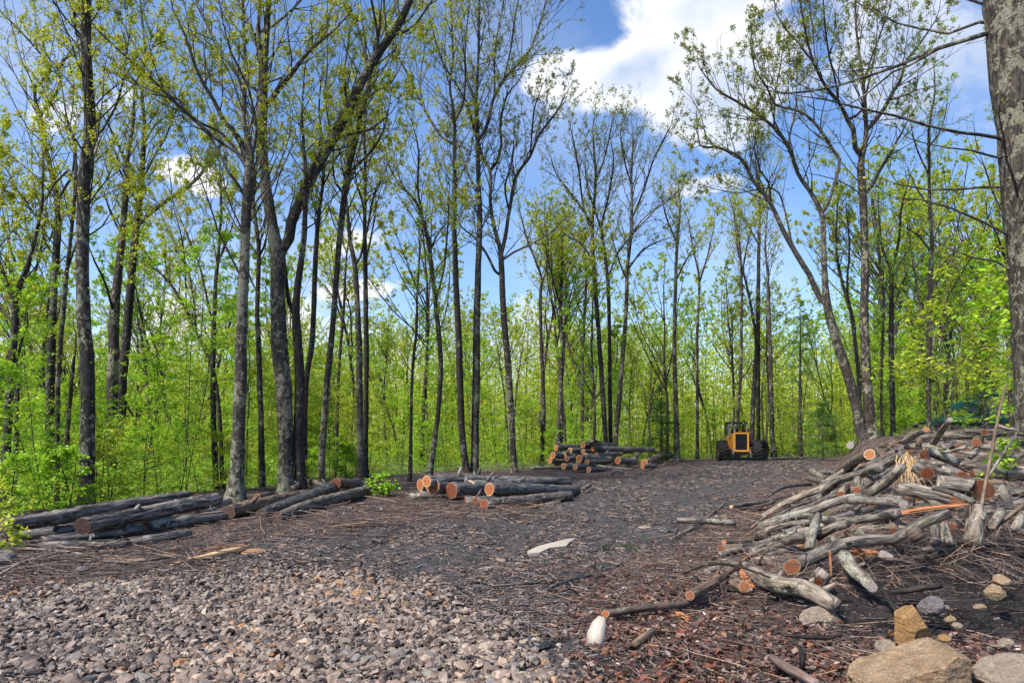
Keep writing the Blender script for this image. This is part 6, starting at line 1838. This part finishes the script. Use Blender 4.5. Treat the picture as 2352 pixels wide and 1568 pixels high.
def build_loader():
    Y = 30.0
    b = at(2225, 1000, Y); b[2] = float(terr(b[0], b[1]))
    k = Y / F
    root = empty('log_loader', b, 'green tracked log loader with a glazed cab half hidden behind the brush heap', 'loader')
    def W(px, py, dy=0.0): return np.array([(px - 2225) * k, dy, H - (py - HY) * k - b[2]])
    # tracks
    for s in (-.75, 1.0):
        mb = MB()
        loop = [(-1.7, .12), (-1.95, .42), (-1.7, .78), (1.7, .78), (1.95, .42), (1.7, .12), (-1.7, .12)]
        for (x0, z0), (x1, z1) in zip(loop, loop[1:]):
            n = max(1, int(math.hypot(x1 - x0, z1 - z0) / .2)); a = math.atan2(-(z1 - z0), x1 - x0)
            for q in range(n):
                t = (q + .5) / n
                mb.box((x0 + (x1 - x0) * t, s, z0 + (z1 - z0) * t), (.17, .5, .07), Ry(a))
        mb.box((0, s, .45), (3.3, .3, .4))
        mb.build('track', BLACKP, root, smooth=False)
    # long green body plates, tilted as in the photo
    mb = MB()
    z0 = W(0, 990)[2]; z1 = W(0, 958)[2]
    mb.box((W(2173, 0)[0], .0, (z0 + z1) / 2), ((2206 - 2144) * k, 1.1, z1 - z0), Ry(-.12))
    mb.box((W(2232, 0)[0], .1, z0 + .12), ((2258 - 2206) * k, 1.2, .55), Ry(-.1))
    bev(mb.build('body', GREEN, root, smooth=False), .03)
    mb = MB()
    mb.box((W(2285, 0)[0], .2, W(0, 970)[2]), ((2312 - 2250) * k, 1.3, .45)); mb.box((W(2285, 0)[0], .2, W(0, 985)[2] - .1), (1.6, 1.5, .35))
    bev(mb.build('deck', GREEN, root, smooth=False), .03)
    # cab frame and panes
    x0, x1 = W(2254, 0)[0], W(2308, 0)[0]; zb, zt = W(0, 962)[2], W(0, 908)[2]
    cx = (x0 + x1) / 2
    mb = MB()
    for x in (x0, x1):
        for y in (-.45, .75):
            mb.box((x, y, (zb + zt) / 2), (.08, .08, zt - zb))
    mb.box((cx, .15, zt + .04), (x1 - x0 + .16, 1.36, .09)); mb.box((cx, -.45, zb), (x1 - x0, .08, .1)); mb.box((x0, .15, zb), (.08, 1.2, .1)); mb.box((x1, .15, zb), (.08, 1.2, .1))
    cab = bev(mb.build('cab', GREEN, root, smooth=False), .012)
    mb = MB(); mb.box((cx, -.44, (zb + zt) / 2), (x1 - x0 - .1, .012, zt - zb - .12)); mb.build('pane', GLASS, cab, smooth=False)
    mb = MB(); mb.box((x0, .15, (zb + zt) / 2), (.012, 1.08, zt - zb - .12)); mb.build('pane', GLASS, cab, smooth=False)
    mb = MB(); mb.box((x1, .15, (zb + zt) / 2), (.012, 1.08, zt - zb - .12)); mb.build('pane', GLASS, cab, smooth=False)
    mb = MB(); mb.box((cx, .35, zb + .15), (.5, .5, .14)); mb.box((cx, .6, zb + .5), (.46, .12, .6)); mb.build('seat', BLACKP, cab, smooth=False)
    # boom and stick reaching left
    def arm(name, pts, w, h, mat):
        mb = MB()
        for p, q in zip(pts, pts[1:]):
            p, q = np.array(p), np.array(q); d = q - p
            mb.box((p + q) / 2, (np.linalg.norm(d) + h * .5, w, h), Ry(-math.atan2(d[2], d[0])))
        return bev(mb.build(name, mat, root, smooth=False), .02)
    arm('boom', [W(2252, 925, -.1), W(2215, 922, -.1), W(2185, 938, -.1)], .22, .26, GREEN)
    arm('stick', [W(2190, 934, -.12), W(2168, 948, -.12), W(2150, 985, -.12)], .16, .17, BLACKP)
    mb = MB(); mb.tube([W(2235, 945, -.15), W(2200, 936, -.15)], .05, 8); mb.build('hydraulic_ram', STEEL, root)
    mb = MB(); mb.tube([W(2150, 985, -.12), W(2144, 1000, -.12), W(2150, 1012, -.12)], .06, 8); mb.tube([W(2150, 985, -.12), W(2158, 1000, -.12), W(2152, 1012, -.12)], .06, 8); mb.build('grapple', BLACKP, root)


build_skidder()
build_loader()

# ------------------------------------------------------------------ boulders, gravel, litter
def ico(sub):
    import bmesh
    bm = bmesh.new(); bmesh.ops.create_icosphere(bm, subdivisions=sub, radius=1.0)
    V = np.array([v.co[:] for v in bm.verts]); T = np.array([[v.index for v in f.verts] for f in bm.faces]); bm.free()
    return V, T


def cut_rock(V, rng, planes, lo=.55, hi=.9):
    V = V.copy()
    for _ in range(planes):
        n = unit(rng.normal(size=3)); d = rng.uniform(lo, hi)
        h = V @ n - d
        V -= np.maximum(h, 0)[:, None] * n
    return V


def boulder(label, x, y, Y, size, planes, mat, seed, rot=0.0, sink=.1, noise=.06):
    """planes: (normal, distance) on the unit ball cut off before scaling to size"""
    rng = np.random.default_rng(seed)
    V, T = ico(6 if size[0] > .2 else 5)
    for n, d in planes:
        n = unit(np.array(n, float)); h = V @ n - d
        V = V - np.maximum(h, 0)[:, None] * n
    V = cut_rock(V, rng, 9, .68, .9)
    q = V * 2.2 + seed
    def nz(f, s): return vnoise(q[:, 0] * f + q[:, 2] * .7 * f, q[:, 1] * f + q[:, 2] * .4 * f, s) + vnoise(q[:, 1] * f - q[:, 2] * f, q[:, 0] * .6 * f + q[:, 2] * .8 * f, s + 5)
    strata = vnoise(q[:, 2] * 9 + q[:, 0] * 1.5, q[:, 1] * .8 + q[:, 0], seed + 9)
    V = V * (1 + noise * nz(1, seed) + noise * .5 * nz(3, seed + 1) + noise * .35 * nz(8, seed + 2) + noise * .2 * nz(18, seed + 3) + noise * .6 * strata)[:, None]
    V = V * np.asarray(size)
    V = V @ Rz(rot).T
    c = at(x, y, Y)
    mb = MB(); mb.add(V, None, T, 0, V)
    o = mb.build('rock', mat, smooth=True)
    o.location = [float(v) for v in c]
    try:
        o.data.set_sharp_from_angle(angle=math.radians(28))
    except Exception:
        pass
    if max(size) < .15: o.location.z -= .3 * size[2]
    return tag(o, label, 'rock')


def build_rocks():
    # big tan slab, its back raised at the far corner
    boulder('large tan split boulder at the bottom edge with a slanting flat top', 2108, 1558, 4.35, (.42, .34, .30),
            [((-.42, -.1, .9), .42), ((.95, -.3, .05), .72), ((-.25, -.95, .05), .55), ((.35, -.93, .12), .60), ((-.9, -.2, .5), .82), ((0, .9, .4), .7)], ROCK_TAN, 3, .12)
    boulder('upright ochre boulder standing against the black soil', 2096, 1455, 4.95, (.155, .16, .21),
            [((-.95, -.2, .1), .62), ((.3, -.9, -.35), .5), ((.75, -.25, .6), .62), ((-.45, -.1, .88), .78), ((.1, -.75, .6), .72)], ROCK_OCHRE, 5)
    boulder('flat tan boulder leaning on the soil below the elbow trunk', 1888, 1428, 5.9, (.20, .14, .15),
            [((-.55, -.65, .55), .40), ((.2, -.9, .2), .6), ((.8, -.1, .5), .75), ((-.2, 0, .95), .7)], ROCK_PALE, 7, .2)
    boulder('pale sloping boulder cut off by the corner of the picture', 2335, 1560, 4.3, (.26, .2, .16),
            [((-.3, -.4, .85), .45), ((-.8, -.4, .3), .75), ((.1, -.95, .2), .6)], ROCK_PALE, 9)
    boulder('dark muddy grey boulder set in the soil bank', 2138, 1383, 5.5, (.10, .09, .085), [((0, -.6, .7), .65), ((-.7, -.3, .5), .7)], ROCK_GREY, 11)
    boulder('tan lump of rock with a speck of turquoise paint beside it', 2286, 1352, 5.6, (.085, .07, .07), [((-.3, -.6, .6), .6), ((.6, -.5, .4), .7)], ROCK_TAN, 13)
    boulder('tan rock partly hidden behind the turquoise specked one', 2300, 1328, 6.0, (.07, .07, .06), [((-.3, -.6, .6), .6)], ROCK_TAN, 14)
    boulder('pale pinkish rock between the ochre boulder and the leaf litter', 2035, 1478, 5.0, (.075, .07, .055), [((0, -.5, .8), .6)], ROCK_PALE, 15)
    boulder('small rounded tan stone on the soil right of the ochre boulder', 2182, 1419, 5.2, (.045, .035, .028), [((0, 0, 1), .8)], ROCK_TAN, 16)
    boulder('small whitish stone next to the rounded tan stone', 2199, 1434, 5.1, (.042, .034, .028), [((0, 0, 1), .8)], ROCK_PALE, 17)
    boulder('orange stone tucked behind the large tan boulder', 2170, 1462, 4.8, (.05, .04, .03), [((0, -.4, .8), .6)], ROCK_OCHRE, 18)
    boulder('flat brown stone near the edge on the soil bank', 2250, 1390, 5.4, (.05, .04, .025), [((0, 0, 1), .7)], ROCK_TAN, 19)
    boulder('rough pinkish rock on the leaf litter by the corner', 2310, 1474, 4.8, (.06, .05, .045), [((0, -.5, .8), .7)], ROCK_PALE, 20)
    boulder('dark wet rock at the left edge below the yellow shrub', 8, 1284, 8.8, (.16, .14, .13), [((0, -.5, .8), .7)], ROCK_GREY, 21)
    boulder('lone grey stone on the mud left of the tan plank', 190, 1304, 8.3, (.08, .06, .04), [((0, 0, 1), .8)], ROCK_GREY, 22)
    boulder('pale stone on the track in front of the middle stack', 1152, 1285, 9.0, (.07, .05, .03), [((0, 0, 1), .8)], ROCK_PALE, 23)
    boulder('cream stone far up the track', 1480, 1210, 12.2, (.12, .08, .05), [((0, 0, 1), .8)], ROCK_PALE, 24)


def hull(rng, n):
    import bmesh
    P = unit(rng.normal(size=(n, 3))) * rng.uniform(.75, 1.0, n)[:, None] * np.array([1.0, rng.uniform(.6, .9), rng.uniform(.32, .6)])
    bm = bmesh.new()
    for p in P: bm.verts.new(p)
    r = bmesh.ops.convex_hull(bm, input=bm.verts)
    bmesh.ops.delete(bm, geom=[v for v in bm.verts if not v.link_faces], context='VERTS')
    bmesh.ops.triangulate(bm, faces=bm.faces)
    bmesh.ops.recalc_face_normals(bm, faces=bm.faces)
    bm.verts.index_update()
    V = np.array([v.co[:] for v in bm.verts]); T = np.array([[v.index for v in f.verts] for f in bm.faces]); bm.free()
    return V, T


def quats(rng, n, tilt=1.0):
    q = rng.normal(size=(n, 4)); q[:, 1:3] *= tilt
    q /= np.linalg.norm(q, axis=1, keepdims=True)
    w, x, y, z = q.T
    return np.stack([np.stack([1 - 2 * (y * y + z * z), 2 * (x * y - z * w), 2 * (x * z + y * w)], -1),
                     np.stack([2 * (x * y + z * w), 1 - 2 * (x * x + z * z), 2 * (y * z - x * w)], -1),
                     np.stack([2 * (x * z - y * w), 2 * (y * z + x * w), 1 - 2 * (x * x + y * y)], -1)], 1)


def build_gravel():
    rng = np.random.default_rng(21)
    protos = [hull(rng, int(rng.integers(9, 15))) for _ in range(16)]
    # candidates over the gravel bed and, thinner, over the mud beyond
    N = 125000
    Y = 3.0 + 10.5 * rng.random(N) ** 1.15
    X = rng.uniform(-1, 1, N) * (Y * .85 + .8)
    n1 = .5 * vnoise(X * .8, Y * .8, 11) + .35 * vnoise(X * 2.6, Y * 2.6, 17)
    bed = sst(gravel_edge(X) - Y + 1.6 * n1, -1.3, 1.3) * sst(right_edge(Y) - 1.3 - X + n1, -.7, .6)
    stray = .13 * sst(Y, 12.5, 6.5) * (X < right_edge(Y) - .3) * (X > left_edge(Y) + 3.0)
    keep = rng.random(N) < np.maximum(bed ** 1.2 * .95, stray)
    X, Y, bed = X[keep], Y[keep], bed[keep]
    S = np.exp(rng.normal(math.log(.029), .34, len(X))); S = np.clip(S, .012, .065) * (.6 + .4 * sst(bed, 0, .6))
    Z = terr(X, Y) + S * .12
    C = np.clip(rng.random(len(X)) + .25 * vnoise(X * .9, Y * .9, 33), 0, 1)
    # the largest in the picture are stones of their own
    vis = (np.abs(X / Y) < .75) & (H / Y * F + HY < 1640)
    size = np.where(vis, S / Y, 0)
    order = np.argsort(-size)
    # most of the big ones sit in the near part of the bed
    own = order[:230]
    rest = np.setdiff1d(np.arange(len(X)), own)
    M = quats(rng, len(X), .22)
    pid = rng.integers(0, len(protos), len(X))
    mb = MB()
    for i, (pv, T2) in enumerate(protos):
        k = rest[pid[rest] == i]
        if not len(k): continue
        VV = np.einsum('nij,vj->nvi', M[k], pv) * S[k][:, None, None] * 1.25
        VV = VV + np.stack([X[k], Y[k], Z[k]], -1)[:, None]
        m = len(pv)
        TT = (T2[None] + (np.arange(len(k)) * m)[:, None, None]).reshape(-1, 3)
        mb.add(VV.reshape(-1, 3), None, TT, 0, None, np.repeat(C[k], m))
    tag(mb.build('gravel', STONE, smooth=False), kind='stuff')
    big = [hull(rng, int(rng.integers(14, 22))) for _ in range(10)]
    shades = ((0.1, 'dark'), (.35, 'grey'), (.55, 'brown grey'), (.8, 'blue grey'), (.9, 'tan'), (.98, 'rusty'))
    meshes = {}
    for k in own:
        j = int(rng.integers(10)); c = int(np.argmin([abs(C[k] - s[0]) for s in shades]))
        if (j, c) not in meshes:
            b = MB(); b.add(big[j][0], None, big[j][1], 0, big[j][0] * .05 + rng.random(3), shades[c][0])
            o = b.build('stone', STONE, smooth=False); meshes[(j, c)] = o
        else:
            o = meshes[(j, c)].copy(); COL.objects.link(o)
        s = float(S[k] * 1.3)
        o.matrix_world = Matrix.LocRotScale(Vector((float(X[k]), float(Y[k]), float(Z[k] + s * .1))), Matrix(M[k].tolist()).to_quaternion(), Vector((s, s, s)))
        tag(o, 'larger angular %s stone lying in the crushed gravel bed' % shades[c][1], 'stone', 'larger %s stones in the gravel bed' % shades[c][1])


def scatter_mesh(name, X, Y, rng, L, r, mat, sides=4, tilt=.12, bend=.15, lift=.01, colour=None, flatten=None):
    n = len(X); az = rng.random(n) * math.pi
    L = np.broadcast_to(L, (n,))
    d = np.stack([np.cos(az), np.sin(az)], -1) * (L / 2)[:, None]
    A = np.stack([X, Y], -1)
    def z(p): return terr(p[:, 0], p[:, 1])
    p0, p1 = A - d, A + d
    up = rng.random((n, 2)) * tilt * L[:, None]
    a = np.column_stack([p0, z(p0) + lift + up[:, 0] * (rng.random(n) < .5)]); b = np.column_stack([p1, z(p1) + lift + up[:, 1] * (rng.random(n) < .5)])
    nrm = np.stack([-np.sin(az), np.cos(az), np.zeros(n)], -1)
    m = (a + b) / 2 + nrm * (rng.normal(size=n) * bend * L)[:, None]
    m[:, 2] = np.maximum(m[:, 2], z(m[:, :2]) + lift)
    m1 = a * .5 + m * .5 + nrm * (rng.normal(size=n) * bend * .25 * L)[:, None]
    m2 = b * .5 + m * .5 + nrm * (rng.normal(size=n) * bend * .25 * L)[:, None]
    mb = MB()
    sticks(mb, np.stack([a, m1, m2, b], 1), r, np.asarray(r) * .55, 0, sides, rng)
    return tag(mb.build(name, mat), kind='stuff')


def build_litter():
    rng = np.random.default_rng(31)
    # zones to draw from: world samples weighted by the litter mask
    def pts(n, ymin, ymax, weight, pw=1.3):
        out = []
        while sum(len(o) for o in out) < n:
            Y = ymin + (ymax - ymin) * rng.random(20000) ** pw
            X = rng.uniform(-1, 1, 20000) * (Y * .80 + .6)
            k = rng.random(20000) < weight(X, Y)
            out.append(np.stack([X[k], Y[k]], -1))
        return np.vstack(out)[:n].T
    lit = lambda X, Y: masks(X, Y)[1] * (1 - .85 * masks(X, Y)[2]) * (.35 + .65 * (vnoise(X * 1.2, Y * 1.2, 41) > -.05))
    lit0 = lit
    def lit(X, Y):
        a = lit0(X, Y); return a * (1 - .75 * _soil)
    heap = lambda X, Y: sst(X - right_edge(Y), -.2, .8) * (Y > 6.6) * (Y < 19)
    mudw = lambda X, Y: (1 - masks(X, Y)[1]) * (1 - .9 * masks(X, Y)[0]) * (X > left_edge(Y)) * (X < right_edge(Y)) * (.12 + .88 * (vnoise(X * 1.1, Y * .7, 51) + .6 * vnoise(X * 3, Y * 2, 52) > -.10))
    X, Y = pts(15000, 3.6, 26, lit)
    scatter_mesh('twig_debris', X, Y, rng, rng.uniform(.08, .55, len(X)), .002 + .005 * rng.random(len(X)) ** 3, STICK, bend=.3)
    X, Y = pts(1500, 12, 45, lit, 1.0)
    scatter_mesh('twig_debris', X, Y, rng, rng.uniform(.3, 1.4, len(X)), .006 + .010 * rng.random(len(X)) ** 2, STICK)
    X, Y = pts(2600, 6.6, 19, heap)
    scatter_mesh('twig_debris', X, Y, rng, rng.uniform(.2, .8, len(X)), .0022 + .0045 * rng.random(len(X)) ** 2.5, STICK, tilt=.6, lift=.04, bend=.45)
    # heaps of pale twigs at the feet of the stacks
    def spots(n, boxes):
        out = []
        for (x0, y0, x1, y1, w) in boxes:
            k = int(n * w)
            for a, b in zip(rng.uniform(x0, x1, k), rng.uniform(y0, y1, k)):
                g_ = ground(a, b); out.append(g_[:2])
        return np.array(out).T
    X, Y = spots(900, ((930, 1150, 1260, 1195, .42), (0, 1262, 520, 1325, .24), (500, 1200, 900, 1240, .14), (1390, 1066, 1620, 1105, .2)))
    scatter_mesh('twig_debris', X, Y, rng, rng.uniform(.2, 1.0, len(X)) * (1 + Y / 40), .003 + .007 * rng.random(len(X)) ** 2, STICK, tilt=.3, lift=.02, bend=.35)
    # wood chips pressed into the track
    X, Y = pts(26000, 5.5, 48, mudw, 1.7)
    scatter_mesh('wood_chips', X, Y, rng, rng.uniform(.02, .12, len(X)) * (1 + Y / 40), (.003 + .009 * rng.random(len(X)) ** 2) * (1 + Y / 30), CHIP, sides=3, tilt=.25, bend=.15, lift=.002)
    X, Y = pts(26000, 3.6, 30, lit)
    scatter_mesh('bark_debris', X, Y, rng, rng.uniform(.02, .13, len(X)), .004 + .010 * rng.random(len(X)) ** 2, CHIP, sides=3, tilt=.3, bend=.1, lift=.004)
    # dead leaves
    def soilmask(X, Y):
        masks(X, Y); return _soil
    X, Y = pts(700, 5, 8.4, lambda X, Y: soilmask(X, Y))
    scatter_mesh('root_debris', X, Y, rng, rng.uniform(.1, .5, len(X)), .002 + .006 * rng.random(len(X)) ** 2, BARK_ROOT, bend=.4, tilt=.3)
    red = lambda X, Y: (1 - .85 * soilmask(X, Y)) * lit(X, Y) * (.15 + .85 * sst(Y, 8.5, 5.5) * (X > 0))
    X, Y = pts(17000, 3.6, 16, red, 1.7)
    Z = terr(X, Y) + .012 + rng.random(len(X)) * .02
    mb = MB(); mb.leaves(np.stack([X, Y, Z], -1), .058, rng, 0, .0, .5, .30)
    tag(mb.build('leaf_litter', LEAF_DEAD, smooth=False), kind='stuff')
    # sawdust by the plank
    b = ground(572, 1266)
    V, T = ico(3); V = V * np.array([.26, .22, .035]) * (1 + .8 * vnoise(V[:, 0] * 3, V[:, 1] * 3, 4))[:, None]; V[:, 2] += .02 * vnoise(V[:, 0] * 20, V[:, 1] * 20, 3)
    mb = MB(); mb.add(V, None, T)
    o = mb.build('sawdust', SAWDUST); o.location = [float(q) for q in b]; tag(o, kind='stuff')
    # puddles: thin sheets of water in the ruts
    for (x, y, a, c) in ((1330, 1280, .30, .14), (1420, 1258, .35, .12), (1490, 1232, .4, .12), (1385, 1300, .2, .08), (1225, 1478, .14, .07)):
        p = ground(x, y)
        t = np.linspace(0, 2 * math.pi, 40, endpoint=False)
        rad = 1 + .35 * vnoise(np.cos(t) * 2 + x, np.sin(t) * 2 + y, 9)
        V = np.stack([p[0] + a * rad * np.cos(t), p[1] + c * rad * np.sin(t) * 2.0, np.full(40, p[2] + .012)], -1)
        mb = MB(); mb.add(np.vstack([V, [p[0], p[1], p[2] + .012]]), None, [(i, (i + 1) % 40, 40) for i in range(40)])
        tag(mb.build('puddle_water', WATER, smooth=False), kind='structure')


build_rocks()
build_gravel()
build_litter()
